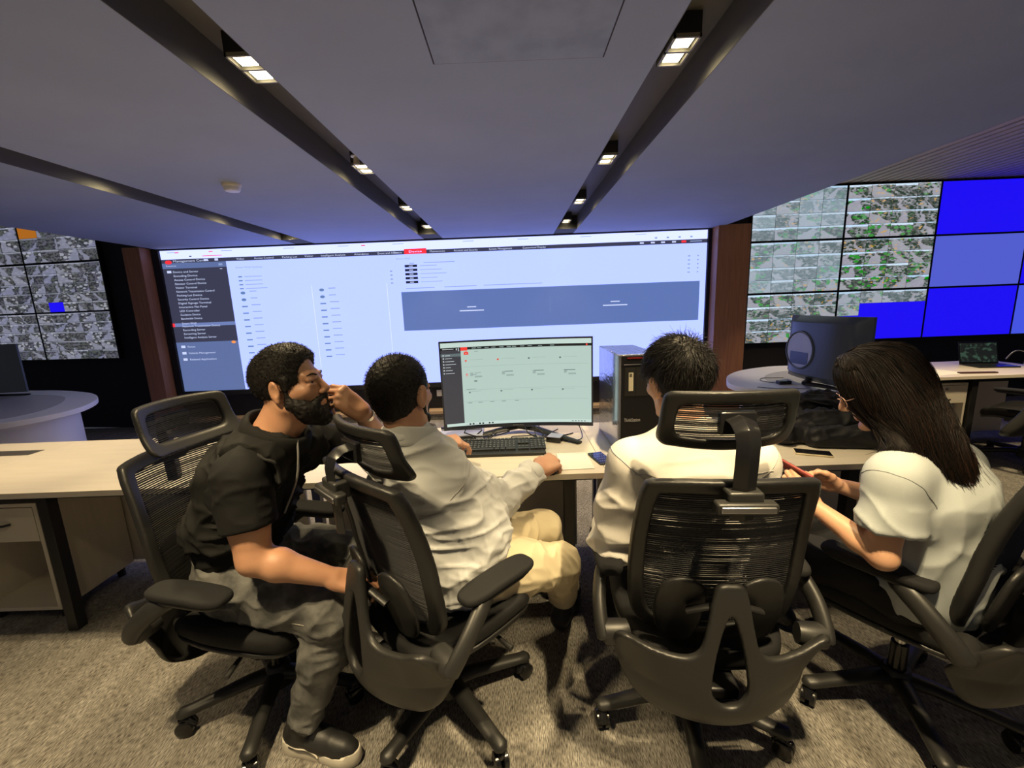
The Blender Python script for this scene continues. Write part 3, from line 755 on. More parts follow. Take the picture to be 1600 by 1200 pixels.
def work_screen(t, sheet, x0, z0, x1, z1, cv):
    mb = MB(); W_, H_ = x1 - x0, z1 - z0
    def r_(a, b, c, d, mi, lay=1, n=6): sheet(x0 + a * W_, z0 + b * H_, x0 + c * W_, z0 + d * H_, -.0012 * lay - .001, mi, mb, n)
    r_(0, 0, 1, 1, 0, 0, 24); r_(0, .945, 1, 1, 1, 1, 24); r_(0, 0, 1, .035, 1, 1, 24)
    r_(.0, .915, 1, .945, 3, 2, 24); r_(0, .035, .13, .915, 2, 2); r_(0, .84, .13, .875, 7, 3)
    r_(.13, .905, .175, .945, 4, 3); r_(.965, .92, .975, .94, 4, 3)
    r_(.012, .925, .085, .932, 5, 3); r_(.10, .915, .107, .935, 5, 3); r_(.115, .9, .12, .94, 5, 3)
    r_(.15, .855, .18, .885, 4, 2); r_(.156, .862, .174, .893, 4, 3); r_(.162, .866, .168, .876, 0, 4)
    r_(.22, .887, .245, .892, 7, 2)
    for a in (.205, .24, .29, .335, .39, .44, .475, .53, .58, .65, .73): r_(a, .926, a + .028, .933, 6, 3, 2)
    for i in range(7): z = .85 - i * .035; r_(.012, z, .02, z + .015, 5, 4, 1); r_(.027, z + .003, .06 + .012 * ((i * 5) % 4), z + .009, 5, 4, 2)
    for i, a in enumerate((.155, .37, .58, .79)):
        r_(a, .775, a + .012, .793, 4 if i < 2 else 7, 2, 1); r_(a + .03, .79, a + .12, .794, 6, 2, 2)
        r_(a + .015, .395, a + .027, .413, 7, 2, 1); r_(a + .03, .412, a + .10, .416, 6, 2, 2)
        r_(a + .06 - .01 * i, .632, a + .105, .640, 7 if i else 6, 2, 2); r_(a + .03, .60, a + .05, .64, 6, 2, 1); r_(a + .06, .58, a + .11, .60, 6, 2, 2)
    r_(.155, .44, .22, .444, 7, 2); r_(.195, .615, .23, .620, 7, 2); r_(.21, .53, .23, .545, 7, 2); r_(.158, .60, .17, .63, 4, 2, 1); r_(.162, .603, .168, .622, 0, 3, 1)
    for z in (.71, .43, .29): r_(.14, z, .98, z + .003, 6, 2, 20)
    for a in (.16, .23, .31, .39, .48): r_(a, .275, a + .03, .28, 7, 2, 2)
    for i in range(9): r_(.14 + i * .022, .008, .152 + i * .022, .026, 3 if i % 3 else 5, 3, 1)
    for i in range(5): r_(.87 + i * .02, .01, .88 + i * .02, .022, 7, 3, 1)
    r_(.0, 0, .012, .035, 3, 2, 1)
    mb.build('screen', ES, t)
tm = monitor((.012, 2.43, ZD), R(0), .86, .515, 'curved black monitor lit with a pale green dashboard on the desk', work_screen, sag=.05, zb=.052, thick=.03)
mb = MB(); put_text(mb, 'SAMSUNG', -.032, .058, .010, .062, .0055 - .008, 0); mb.build('maker_mark', mat('mark_grey', (.35, .35, .36), .5), tm)
t = monitor((2.46, 3.42, ZD), R(93), .82, .53, 'black curved monitor seen from behind with a round recess on its back', None, sag=.06, zb=.045, thick=.055, column=False)
# round stand recess on the back of that monitor
ring = MB(); RX = .10
ring.tube([(.15 * math.cos(a), .15 * math.sin(a), .004) for a in np.linspace(0, 2 * math.pi, 41)], .009, 8, caps=False)
ring.build('back_ring', mat('monitor_black', (.02, .02, .024), .33), t, 40, xf=Matrix.Translation((RX, .098, .30)) @ Matrix.Rotation(R(-90), 4, 'X'))
mb = MB(); mb.lathe([(.145, 0), (.0, 0.001)], n=40)
mb.build('recess_plate', mat('recess_grey', (.36, .37, .42), .4), t, 40, xf=Matrix.Translation((RX, .104, .30)) @ Matrix.Rotation(R(-90), 4, 'X'))
mb = MB(); mb.bb((RX - .10, .1055, .185), (RX + .10, .1062, .285)); mb.build('cable_opening', M_gloss, t)
t = monitor((-5.50, 4.36, ZD), R(180), .82, .50, 'dark monitor at the left edge on the white console', None, sag=.03, zb=.05)

# ------------------------------------------------------------------ tower computer
t = empty('tower_computer', (.60, 2.27, ZD)); tag(t, 'black tower computer wrapped in clear film on the desk beside the monitor', 'computer')
wd, dp, hg = .20, .46, .50
M_film = mat('plastic_film_on_metal', (.30, .32, .38), .14, .75, bump=((60, 4, 9), .55, .012), coat=.6)
MB().bb((-wd / 2, -dp / 2 + .01, .006), (wd / 2, dp / 2, hg)).build('case', M_film, t, bevel=.004)
fb = MB().bb((-wd / 2 + .012, -dp / 2 - .012, .006), (wd / 2, -dp / 2 + .01, hg - .004)).build('front_bezel', mat('tower_black', (.010, .010, .012), .6, spec=.2), t, bevel=.003)
MB().bb((-wd / 2, -dp / 2 - .012, .006), (-wd / 2 + .0115, -dp / 2 + .01, hg - .004)).build('film_edge', mat('film_edge', (.16, .17, .20), .2, .5), t)
mb = MB(); mb.bb((-.07, -dp / 2 - .0135, .30), (-.02, -dp / 2 - .012, .44)); mb.bb((-.018, -dp / 2 - .0135, .30), (.085, -dp / 2 - .012, .44)); mb.build('drive_cover', mat('tower_grey', (.022, .022, .022), .6, spec=.25), t)
MB().bb((-.075, -dp / 2 - .014, .452), (.09, -dp / 2 - .012, .456)).build('silver_line', M_steel, t)
MB().bb((-.06, -dp / 2 - .014, .482), (.09, -dp / 2 - .012, .488)).build('red_line', mat('dark_red', (.25, .01, .01), .4), t)
mb = MB(); mb.bb((-.052, -dp / 2 - .0148, .325), (-.030, -dp / 2 - .0125, .415), 0)
for i in range(4): mb.bb((-.048, -dp / 2 - .0152, .395 + i * .004), (-.036, -dp / 2 - .0147, .397 + i * .004), 1)
mb.build('sticker', [mat('sticker_cream', (.72, .66, .48), .6), M_black], t)
mb = MB(); put_text(mb, 'ThinkStation', -.072, .172, .024, .078, -dp / 2 - .0135, 0); mb.build('lettering', mat('letter_silver', (.62, .62, .62), .35), t)
# ------------------------------------------------------------------ keyboard, mouse, phones, papers
t = empty('keyboard', (-.09, 2.165, ZD)); tag(t, 'long black keyboard on the desk in front of the monitor', 'keyboard')
kw, kd = .47, .20
mb = MB(); mb.add([(-kw / 2, -kd / 2, .004), (kw / 2, -kd / 2, .004), (kw / 2, kd / 2, .004), (-kw / 2, kd / 2, .004), (-kw / 2, -kd / 2, .016), (kw / 2, -kd / 2, .016), (kw / 2, kd / 2, .032), (-kw / 2, kd / 2, .032)],
                  [(3, 2, 1, 0), (4, 5, 6, 7), (0, 1, 5, 4), (1, 2, 6, 5), (2, 3, 7, 6), (3, 0, 4, 7)])
mb.build('body', M_plastic, t, bevel=.004)
mb = MB()
for r_ in range(6):
    y = kd / 2 - .022 - r_ * .0245 - (.006 if r_ else 0); zt = .016 + (y + kd / 2) / kd * .016
    cx = [(-kw / 2 + .012 + i * .0205, .0175) for i in range(15)] + [(-kw / 2 + .328 + i * .0205, .0175) for i in range(3)] + [(-kw / 2 + .40 + i * .0205 - .006, .0175) for i in range(4)]
    if r_ == 5: cx = [(-kw / 2 + .012, .024), (-kw / 2 + .042, .024), (-kw / 2 + .072, .13), (-kw / 2 + .207, .024), (-kw / 2 + .237, .024), (-kw / 2 + .267, .05)] + cx[15:]
    for x, ww in cx:
        if r_ == 3 and 15 <= cx.index((x, ww)) < 18: continue
        mb.box((x + ww / 2, y, zt + .004), (ww, .0195, .009), rx=R(4.5))
        if r_ < 5: mb.box((x + ww * .4, y + .002, zt + .0093), (ww * .35, .0065, .0006), rx=R(4.5), mi=1)
mb.build('keys', [mat('key_black', (.03, .03, .032), .5), mat('key_print', (.22, .22, .23), .6)], t)
MB().bb((-kw / 2 + .01, -kd / 2 - .0, .0), (kw / 2 - .01, kd / 2 - .02, .006)).build('feet', M_gloss, t)
t = empty('computer_mouse', (.158, 1.848, ZD)); tag(t, 'black computer mouse under the right hand of the man in the white shirt', 'mouse')
s = SDF((-.05, -.07, -.01), (.05, .07, .05), .003); s.ell((0, 0, .010), (.032, .056, .026), k=0); s.plane((0, 0, .001), (0, 0, -1)); sdf_obj(s, 'shell', M_gloss, t); t.rotation_euler.z = R(-25)
tag(MB().box((.275, 1.97, ZD + .0022), (.15, .22, .003), rz=R(2)).build('paper_pad', M_paper), 'white paper pad on the desk beside the hand on the mouse', 'paper')
def phone(loc, rz, label, case, scr, tilt=None):
    t = empty('smartphone', loc); tag(t, label, 'phone')
    MB().bb((-.037, -.077, 0), (.037, .077, .009)).build('case', case, t, bevel=.004)
    MB().bb((-.0335, -.0735, .0085), (.0335, .0735, .0098)).build('glass', scr, t, bevel=.0005)
    t.rotation_euler = (0, 0, rz) if tilt is None else tilt
    return t
M_glass = mat('phone_glass', (.008, .008, .012), .06)
t = phone((.405, 1.985, ZD), R(13), 'black phone on the desk beside the tower computer', M_gloss, M_glass)
mb = MB(); vs_ = []
for i in range(5):
    for j in range(4): mb.bb((-.026 + i * .0115, -.05 + j * .03, .0098), (-.020 + i * .0115, -.044 + j * .03, .0101))
mb.build('icons', mat('icon_blue', (.12, .14, .26), .3), t)
phone((1.415, 1.955, ZD), R(66), 'black phone in a cream case on the desk in front of the black bag', mat('cream_case', (.72, .62, .42), .5), M_glass)
# docking box, power adaptor, cables behind the keyboard
t = empty('network_box', (-.325, 2.42, ZD)); tag(t, 'flat silver blue box with dark slots on the desk left of the monitor stand', 'electronic box')
M_bluebox = mat('pale_blue_metal', (.42, .45, .62), .35)
MB().bb((-.13, -.075, .003), (.13, .075, .034)).build('case', M_bluebox, t, bevel=.004)
mb = MB(); mb.bb((-.11, -.0765, .02), (.11, -.074, .027)); mb.bb((-.12, .03, .034), (.12, .05, .0345)); mb.build('slot', M_black, t)
MB().bb((-.13, .06, .034), (.10, .072, .045)).build('lid_edge', M_gloss, t)
t = empty('power_adaptor', (.215, 2.29, ZD)); t.scale = (.82, .82, .8); tag(t, 'small black power adaptor with blue reflection painted on top behind the keyboard', 'adaptor')
MB().box((0, 0, .02), (.10, .10, .036), rz=R(-25)).build('body', M_gloss, t, bevel=.004)
MB().box((0, 0, .039), (.092, .092, .003), rz=R(-25)).build('top_reflection', M_bluebox, t)  # blue reflection of the LED screen, painted as a pale top sheet
def cable(pts, label, r=.0028, m_=None, n=7):
    P = catmull(pts, n, closed=False); return tag(MB().tube([tuple(p) for p in P], r, 6).build('cable', m_ or M_gloss, smooth=180), label, 'cable', 'loose black cables')
z = ZD + .004
cable([(.05, 2.48, .86), (-.06, 2.50, .80), (-.2, 2.5, .775), (-.33, 2.47, .782)], 'black cable looping from the monitor stand to the silver blue box')
cable([(-.02, 2.47, .84), (-.10, 2.42, .77), (-.16, 2.34, z), (-.14, 2.28, z)], 'black cable drooping left of the monitor stand to the desk')
cable([(.06, 2.47, .84), (.10, 2.40, .78), (.12, 2.33, z), (.20, 2.31, .762)], 'black cable from the monitor stand down to the power adaptor')
cable([(-.02, 2.36, z), (.03, 2.31, z + .01), (.09, 2.30, z), (.11, 2.35, z + .012), (.04, 2.39, z), (-.03, 2.35, z + .008), (.01, 2.29, z), (.10, 2.28, z), (.17, 2.30, z)], 'coiled black cable lying behind the keyboard')
cable([(.36, 2.47, .80), (.38, 2.42, .75), (.36, 2.30, z), (.29, 2.26, z + .004), (.26, 2.26, .75)], 'black cable hanging under the right side of the curved monitor')
cable([(-.27, 2.46, .80), (-.30, 2.40, .785), (-.31, 2.34, z + .002), (-.31, 2.26, .77)], 'black cable running over the front of the silver blue box')
cable([(.12, 2.50, .82), (.14, 2.46, .77), (.19, 2.44, z), (.25, 2.50, z)], 'thin black cable on the desk right of the monitor stand')
cable([(-.12, 2.36, .795), (-.15, 2.32, .77), (-.20, 2.30, .75), (-.24, 2.34, .76), (-.20, 2.38, .79)], 'black cable loop hanging from the left underside of the curved monitor', .004)
cable([(.05, 2.37, .80), (.07, 2.33, .775), (.13, 2.31, .755), (.15, 2.36, .765), (.10, 2.39, .80)], 'black cable loop hanging from the right underside of the curved monitor', .004)
cable([(-.30, 2.345, .79), (-.22, 2.33, .768), (-.12, 2.33, .772), (-.04, 2.34, .79)], 'black cable sagging along the lower edge of the curved monitor', .0035)
cable([(.14, 2.345, z), (.20, 2.36, z + .01), (.26, 2.37, z), (.33, 2.41, z)], 'black cable lying on the desk behind the adaptor', .0035)
# ------------------------------------------------------------------ right side things
t = empty('laptop_computer', (4.57, 4.08, ZD)); tag(t, 'small open black laptop with a dark green picture on the far right desk', 'laptop')
MB().bb((-.21, -.14, .002), (.21, .14, .018)).build('keyboard_base', M_gloss, t, bevel=.003)
E_lap = mat('laptop_picture', (.01, .01, .01), .3, var=((14, 14, 14), (.01, .012, .012), .3, .7))
lid = MB().box((0, .17, .145), (.42, .008, .27), rx=R(-14)).build('lid', M_gloss, t, bevel=.003)
def lap_mat():
    m = bpy.data.materials.new('laptop_screen'); m.use_nodes = True; N = m.node_tree.nodes; L = m.node_tree.links; b = N['Principled BSDF']
    b.inputs['Base Color'].default_value = (.01, .01, .01, 1); tc = N.new('ShaderNodeTexCoord'); n = N.new('ShaderNodeTexNoise'); n.inputs['Scale'].default_value = 22; L.new(tc.outputs['Object'], n.inputs[0])
    r = N.new('ShaderNodeValToRGB'); r.color_ramp.elements[0].position = .52; r.color_ramp.elements[0].color = (.006, .009, .009, 1); r.color_ramp.elements[1].position = .66; r.color_ramp.elements[1].color = (.035, .075, .05, 1)
    L.new(n.outputs['Fac'], r.inputs[0]); L.new(r.outputs[0], b.inputs['Emission Color']); b.inputs['Emission Strength'].default_value = 1; return m
MB().box((0, .1645, .147), (.395, .001, .235), rx=R(-14)).build('screen', lap_mat(), lid)
MB().bb((-.19, -.03, .018), (.19, .10, .0188)).build('keys', M_plastic, t)
t.rotation_euler.z = R(-8); t.scale = (.80, .80, .80)
tag(MB().box((3.86, 3.86, ZD + .001), (.34, .24, .002), rz=R(12)).build('paper_sheet', M_paper), 'white paper sheet on the laptop desk behind the long hair', 'paper')
tag(MB().box((4.12, 3.76, ZD + .006), (.30, .035, .012), rz=R(-6)).build('dark_folder', mat('dark_red_brown', (.06, .02, .015), .5)), 'dark thin pen case lying on the front of the laptop desk', 'pen case')
cable([(4.74, 4.10, .80), (4.80, 4.08, .88), (4.88, 4.06, .86), (4.88, 4.06, .75)], 'grey white cable arching out of the laptop side', .006, M_steel)
t = empty('water_bottle', (3.93, 3.80, .215)); tag(t, 'clear water bottle with a blue cap in the open cabinet shelf', 'bottle')
MB().lathe([(.042, .0), (.045, .01), (.045, .20), (.044, .235), (.034, .262), (.026, .27)]).build('body', mat('clear_plastic', (.62, .68, .75), .08, trans=.6), t, 180)
MB().lathe([(.0455, .10), (.0455, .19)]).build('paper_label', mat('bottle_label', (.55, .62, .75), .4, var=((30, 30, 30), (.08, .15, .5), .5, .56)), t, 40)
MB().lathe([(.033, .262), (.034, .292), (.031, .305), (.0, .306)]).build('cap', mat('blue_cap', (.05, .10, .55), .4), t, 40)
t = empty('black_box', (2.30, 3.60, ZD)); tag(t, 'tiny black box with a cable on the right console', 'adaptor'); MB().bb((-.05, -.03, 0), (.05, .03, .03)).build('body', M_gloss, t, bevel=.003)
cable([(2.26, 3.64, z), (2.20, 3.75, z), (2.28, 3.88, z), (2.46, 3.86, z)], 'thin black cable on the right console beside the round backed monitor')
cable([(2.02, 3.50, z), (2.12, 3.42, z), (2.25, 3.40, z), (2.36, 3.34, z)], 'thin black cable along the front of the right console')
# black bag
s = SDF((1.1, 1.8, .72), (2.1, 2.7, 1.02), .007)
for a, b, r1, r2 in [((1.36, 2.28, .80), (1.86, 2.14, .80), .075, .08), ((1.40, 2.42, .82), (1.86, 2.36, .84), .075, .09), ((1.50, 2.06, .775), (1.86, 2.0, .79), .05, .06), ((1.38, 2.12, .78), (1.62, 2.18, .80), .055, .06), ((1.45, 2.48, .86), (1.80, 2.44, .88), .05, .05)]:
    s.cone(a, b, r1, r2, .03)
s.plane((0, 0, ZD + .002), (0, 0, -1))
def bagd(V): return (.016 * (1 - np.abs(vnoise(V * np.array([9, 20, 14.]), 3)) * 2.2) + .009 * (1 - np.abs(vnoise(V * np.array([22, 40, 26.]), 5)) * 2)) * np.clip((V[:, 2] - ZD - .004) / .03, 0, 1)
M_bag = mat('black_nylon', (.009, .0095, .013), .6, bump=((60,) * 3, .3, .004), spec=.3)
o = sdf_obj(s, 'shoulder_bag', M_bag, org=(1.6, 2.2, ZD), disp=bagd); o.location = (1.6, 2.2, ZD); tag(o, 'soft black nylon bag lying on the desk in front of the woman', 'bag')
mb = MB(); P = catmull([(-.10, .22, .14), (.0, .16, .17), (.10, .10, .155), (.24, .12, .14)], 8, False); mb.tube([tuple(p) for p in P], .014, 8, flat=.35); mb.build('strap', M_bag, o, 60)
MB().box((-.03, .17, .172), (.05, .03, .012), rz=R(-25)).build('buckle', M_steel, o, bevel=.003)
# ------------------------------------------------------------------ office chairs
def interp(x, xp, fp): return np.interp(x, xp, fp)
def smooth_interp(xs_, ys_):
    P = catmull(list(zip(xs_, ys_)), 10, False)
    return lambda v: np.interp(v, P[:, 0], P[:, 1])
def make_chair():
    t = empty('office_chair')
    # five star base
    hub = MB(); hub.lathe([(.0, .055), (.045, .06), (.05, .10), (.042, .145), (.036, .15)], n=24); b = hub.build('base', M_plastic2, t, 40)
    for k in range(5):
        a = R(90 + 72 * k + 18); c, s_ = math.cos(a), math.sin(a)
        pts = [(c * r, s_ * r, z) for r, z in ((.02, .112), (.10, .112), (.20, .100), (.28, .090), (.315, .088), (.33, .086))]
        MB().tube(pts, [.034, .031, .027, .025, .026, .012], 12, flat=.72, updir=(0, 0, 1)).build('base_leg', M_plastic2, b, 60)
        cs = MB(); cx, cy = c * .308, s_ * .308; ca = a + R(50 + 37 * k); dx, dy = math.cos(ca), math.sin(ca)
        for q in (-1, 1): cs.tube([(cx - dy * q * .004, cy + dx * q * .004, .030), (cx - dy * q * .007, cy + dx * q * .007, .030), (cx - dy * q * .021, cy + dx * q * .021, .030), (cx - dy * q * .025, cy + dx * q * .025, .030)], [.026, .030, .030, .022], 18)
        cs.cyl((cx, cy, .04), (cx, cy, .085), .008, n=8)
        cs.tube([(cx + dx * .027, cy + dy * .027, .035), (cx + dx * .012, cy + dy * .012, .062), (cx - dx * .02, cy - dy * .02, .058)], [.012, .016, .01], 8)
        cs.build('caster', M_gloss, b, 50)
    MB().cyl((0, 0, .13), (0, 0, .25), .028, .026).build('gas_sleeve', M_gloss, t, 40)
    MB().cyl((0, 0, .24), (0, 0, .37), .018).build('gas_column', M_chrome, t, 40)
    mb = MB(); mb.box((0, -.02, .385), (.17, .30, .05)); mb.box((0, -.20, .375), (.12, .14, .04), rx=R(8)); mb.build('tilt_mechanism', M_blackmetal, t, bevel=.008)
    mb = MB(); mb.tube([(.06, .06, .375), (.20, .07, .370), (.27, .075, .355)], [.007, .007, .012], 8, flat=.8); mb.build('lever', M_plastic2, t, 60)
    # seat
    out = catmull([(-.10, -.225), (.10, -.225), (.20, -.20), (.245, -.08), (.255, .08), (.235, .20), (.15, .255), (-.15, .255), (-.235, .20), (-.255, .08), (-.245, -.08), (-.20, -.20)], 6)
    fs = lambda U, V: .445 + .35 * (np.abs(U) ** 2) - .8 * np.maximum(V - .14, 0) ** 1.5 - .12 * np.maximum(-V - .1, 0)
    plate('seat_cushion', out, [], fs, .032, .007, M_padfab, t, r=.026, perm=[0, 2, 1])
    fs2 = lambda U, V: .408 + .30 * (np.abs(U) ** 2) - .7 * np.maximum(V - .14, 0) ** 1.5
    plate('seat_pan', out * .985, [], fs2, .010, .007, M_plastic, t, r=.008, perm=[0, 2, 1])
    # back
    yb = smooth_interp([.40, .50, .60, .70, .80, .92, 1.06], [-.175, -.185, -.205, -.225, -.240, -.268, -.315])
    fb = lambda U, V: yb(V) + .75 * U ** 2
    oo = catmull([(-.19, 1.035), (0, 1.045), (.19, 1.035), (.226, 1.005), (.238, .90), (.246, .75), (.243, .64), (.225, .55), (.17, .515), (0, .505), (-.17, .515), (-.225, .55), (-.243, .64), (-.246, .75), (-.238, .90), (-.226, 1.005)], 5)
    hh = catmull([(-.165, .995), (0, 1.0), (.165, .995), (.186, .975), (.196, .90), (.203, .75), (.198, .64), (.18, .575), (.13, .55), (0, .545), (-.13, .55), (-.18, .575), (-.198, .64), (-.203, .75), (-.196, .90), (-.186, .975)], 5)
    plate('backrest_frame', oo, [hh], fb, .016, .005, M_plastic, t, r=.011)
    def ribs(hole, f, z0, z1, step, hgt, name, off=0., parent=t, zo=0., yo=0., dep=.0025):
        mb = MB(); z = z0
        while z < z1:
            xs_ = []
            n = len(hole)
            for i in range(n):
                a, b_ = hole[i], hole[(i + 1) % n]
                if (a[1] > z) != (b_[1] > z): xs_.append(a[0] + (z - a[1]) / (b_[1] - a[1]) * (b_[0] - a[0]))
            if len(xs_) >= 2:
                xa, xb = min(xs_) - .008, max(xs_) + .008; k = 14; X = np.linspace(xa, xb, k); n0 = len(mb.v)
                jz = random.uniform(-.0006, .0006); hg = hgt * random.uniform(.85, 1.15)
                for x in X:
                    y = float(f(x, z)) + off + yo
                    mb.v += [(x, y, z + zo - hg / 2 + jz), (x, y - dep, z + zo + jz), (x, y, z + zo + hg / 2 + jz)]
                for i in range(k - 1):
                    p = n0 + 3 * i
                    for q in range(3): mb.f.append((p + q, p + (q + 1) % 3, p + 3 + (q + 1) % 3, p + 3 + q)); mb.mi.append(0)
            z += step
        return mb.build(name, M_mesh, parent)
    ribs(hh, fb, .55, 1.0, .0068, .0058, 'backrest_mesh')
    # lumbar pads behind the mesh
    for s_ in (-1, 1):
        P = catmull([(s_ * .040, .665), (s_ * .055, .715), (s_ * .11, .735), (s_ * .165, .705), (s_ * .180, .60), (s_ * .155, .52), (s_ * .09, .50), (s_ * .055, .55)], 6)
        plate('lumbar_pad', P, [], lambda U, V: yb(V) + .6 * U ** 2 - .034, .009, .005, M_plastic, t, r=.008)
    MB().tube([(-.10, -.268, .64), (-.05, -.285, .665), (0, -.292, .675), (.05, -.285, .665), (.10, -.268, .64)], .014, 10, flat=.6).build('lumbar_bridge', M_plastic, t, 60)
    # lower shell with the keyhole spine
    ysh = smooth_interp([.24, .30, .36, .44, .54, .66, .76], [-.19, -.285, -.325, -.335, -.325, -.312, -.30])
    fsh = lambda U, V: ysh(V) + 1.9 * np.abs(U) ** 2 * np.clip((.62 - V) / .2, 0, 1) + .15 * np.maximum(np.abs(U) - .2, 0)
    so = catmull([(0, .748), (.034, .742), (.048, .70), (.062, .62), (.082, .555), (.13, .535), (.21, .548), (.27, .572), (.292, .545), (.292, .49), (.272, .40), (.225, .32), (.13, .265), (0, .248),
                  (-.13, .265), (-.225, .32), (-.272, .40), (-.292, .49), (-.292, .545), (-.27, .572), (-.21, .548), (-.13, .535), (-.082, .555), (-.062, .62), (-.048, .70), (-.034, .742)], 5)
    sh = catmull([(0, .66), (.016, .63), (.034, .56), (.046, .48), (.045, .435), (.025, .405), (0, .398), (-.025, .405), (-.045, .435), (-.046, .48), (-.034, .56), (-.016, .63)], 6)
    plate('back_shell', so, [sh], fsh, .013, .005, M_plastic2, t, r=.011)
    # arms
    for s_ in (-1, 1):
        mb = MB(); mb.tube([(s_ * .245, -.195, .515), (s_ * .27, -.20, .512), (s_ * .315, -.20, .51), (s_ * .322, -.20, .51)], [.030, .036, .036, .028], 16)
        mb.build('arm_pivot', M_plastic2, t, 50)
        P = catmull([(s_ * .318, -.215, .495), (s_ * .325, -.19, .53), (s_ * .325, -.14, .58), (s_ * .312, -.08, .625), (s_ * .297, -.03, .642)], 5, False)
        MB().tube([tuple(p) for p in P], [.022] + [.030] * (len(P) - 6) + [.028, .026, .024, .02, .016], 12, flat=.7, updir=(1, 0, 0)).build('arm_support', M_plastic2, t, 60)
        po = catmull([(s_ * .285 + dx, y) for dx, y in [(-.030, -.125), (.0, -.135), (.030, -.125), (.045, -.08), (.048, .03), (.046, .11), (.030, .15), (0, .158), (-.030, .15), (-.044, .11), (-.046, .03), (-.043, -.08)]], 5)
        ap = plate('arm_pad', po, [], lambda U, V: .664 - .25 * (V) ** 2 + 0 * U, .014, .005, M_padfab, t, r=.012, perm=[0, 2, 1])
        plate('arm_pad_base', (po - po.mean(0)) * [.85, .9] + po.mean(0), [], lambda U, V: .645 + 0 * U, .008, .006, M_plastic, ap, r=.006, perm=[0, 2, 1])
        MB().cyl((s_ * .3215, -.20, .51), (s_ * .325, -.20, .51), .012, n=16).build('arm_bolt', M_steel, t, 40)
    # headrest on its bracket (its own z origin so that it can be raised)
    hb = MB(); hb.box((0, -.333, 1.005), (.085, .05, .052)); hb.box((0, -.352, .992), (.145, .035, .030)); hbo = hb.build('headrest_clamp', M_plastic2, t, bevel=.007)
    MB().box((0, -.3715, .993), (.128, .006, .016)).build('clamp_plate', M_steel, hbo, bevel=.003)
    hp = MB()
    P = [(0, -.335, .95), (0, -.338, 1.02), (0, -.345, 1.10), (0, -.348, 1.150), (0, -.338, 1.178), (0, -.315, 1.192), (0, -.285, 1.195)]
    hp.tube(P, [.030] * 4 + [.032, .034, .035], 4, flat=.42, updir=(0, 1, 0))
    hpost = hp.build('headrest_post', M_gloss, t, bevel=.003)
    MB().box((0, -.279, 1.185), (.09, .02, .06)).build('headrest_joint', M_gloss, hpost, bevel=.005)
    ho = catmull([(-.13, .083), (0, .086), (.13, .083), (.158, .078), (.17, .06), (.174, 0), (.176, -.055), (.160, -.08), (.13, -.086), (0, -.092), (-.13, -.086), (-.160, -.08), (-.176, -.055), (-.174, 0), (-.17, .06), (-.158, .078)], 5)
    hi = catmull([(-.10, .048), (0, .05), (.10, .048), (.128, .042), (.136, .02), (.138, -.02), (.128, -.042), (.10, -.05), (0, -.054), (-.10, -.05), (-.128, -.042), (-.138, -.02), (-.136, .02), (-.128, .042)], 5)
    fh = lambda U, V: -.262 + 1.5 * U ** 2 - .25 * V + 2.2 * np.maximum(-V, 0) ** 1.6 * .6
    hf = plate('headrest_frame', ho, [hi], fh, .012, .0045, M_plastic, t, r=.009)
    hf.location.z = 1.182
    ribs(hi, fh, -.055, .052, .0058, .0046, 'headrest_mesh', parent=hf)
    return t
HP = ('headrest_post', 'headrest_frame')
def pose_chair(t, x, y, a, label, base=0., drop=0., arms=1., group=None):
    t.location = (x, y, 0); t.rotation_euler = (0, 0, -R(a))
    tag(t, label, 'chair', group)
    for c_ in children(t):
        n = c_.name.split('.')[0]
        if n == 'base': c_.rotation_euler.z = R(base)
        if n in HP: c_.location.z -= drop
GC = 'black mesh office chairs'
ch = make_chair()
spots = [(.575, 1.32, 4, 'black mesh office chair seen square from behind, holding the man in the plain white shirt', 10, 0.),
         (-.29, 1.39, 44, 'black mesh office chair turned to the right, holding the man with beige trousers', 30, .085),
         (-.975, 1.455, 103, 'black mesh office chair seen from its front side behind the man in the black vest', -12, .055),
         (1.355, 1.345, -31, 'black mesh office chair under the long haired woman, cut by the right edge', 40, .0),
         (4.30, 3.46, -25, 'black mesh office chair at the laptop desk on the far right', 20, .03)]
protos = [ch] + [copy_tree(ch) for _ in spots[1:]]
for t, (x, y, a, lb, bs, dr) in zip(protos, spots): pose_chair(t, x, y, a, lb, bs, dr, group=GC)
# ------------------------------------------------------------------ people
def nz(v): v = np.array(v, float); return v / np.linalg.norm(v)
def rot(yaw, pitch=0, roll=0):
    """local x right, y forward, z up; yaw clockwise from +Y, pitch up, roll to the right"""
    a, p, q = R(yaw), R(pitch), R(roll)
    A = np.array([[math.cos(a), math.sin(a), 0], [-math.sin(a), math.cos(a), 0], [0, 0, 1]])
    P = np.array([[1, 0, 0], [0, math.cos(p), -math.sin(p)], [0, math.sin(p), math.cos(p)]])
    Q = np.array([[math.cos(q), 0, math.sin(q)], [0, 1, 0], [-math.sin(q), 0, math.cos(q)]])
    return A @ P @ Q
class Frame:
    def __init__(s, o, M, k=1.): s.o = np.array(o, float); s.M = np.array(M, float); s.k = k
    def __call__(s, x, y, z): return s.o + s.M @ (np.array([x, y, z]) * s.k)
    def inv(s, P): return ((np.asarray(P) - s.o) @ s.M) / s.k
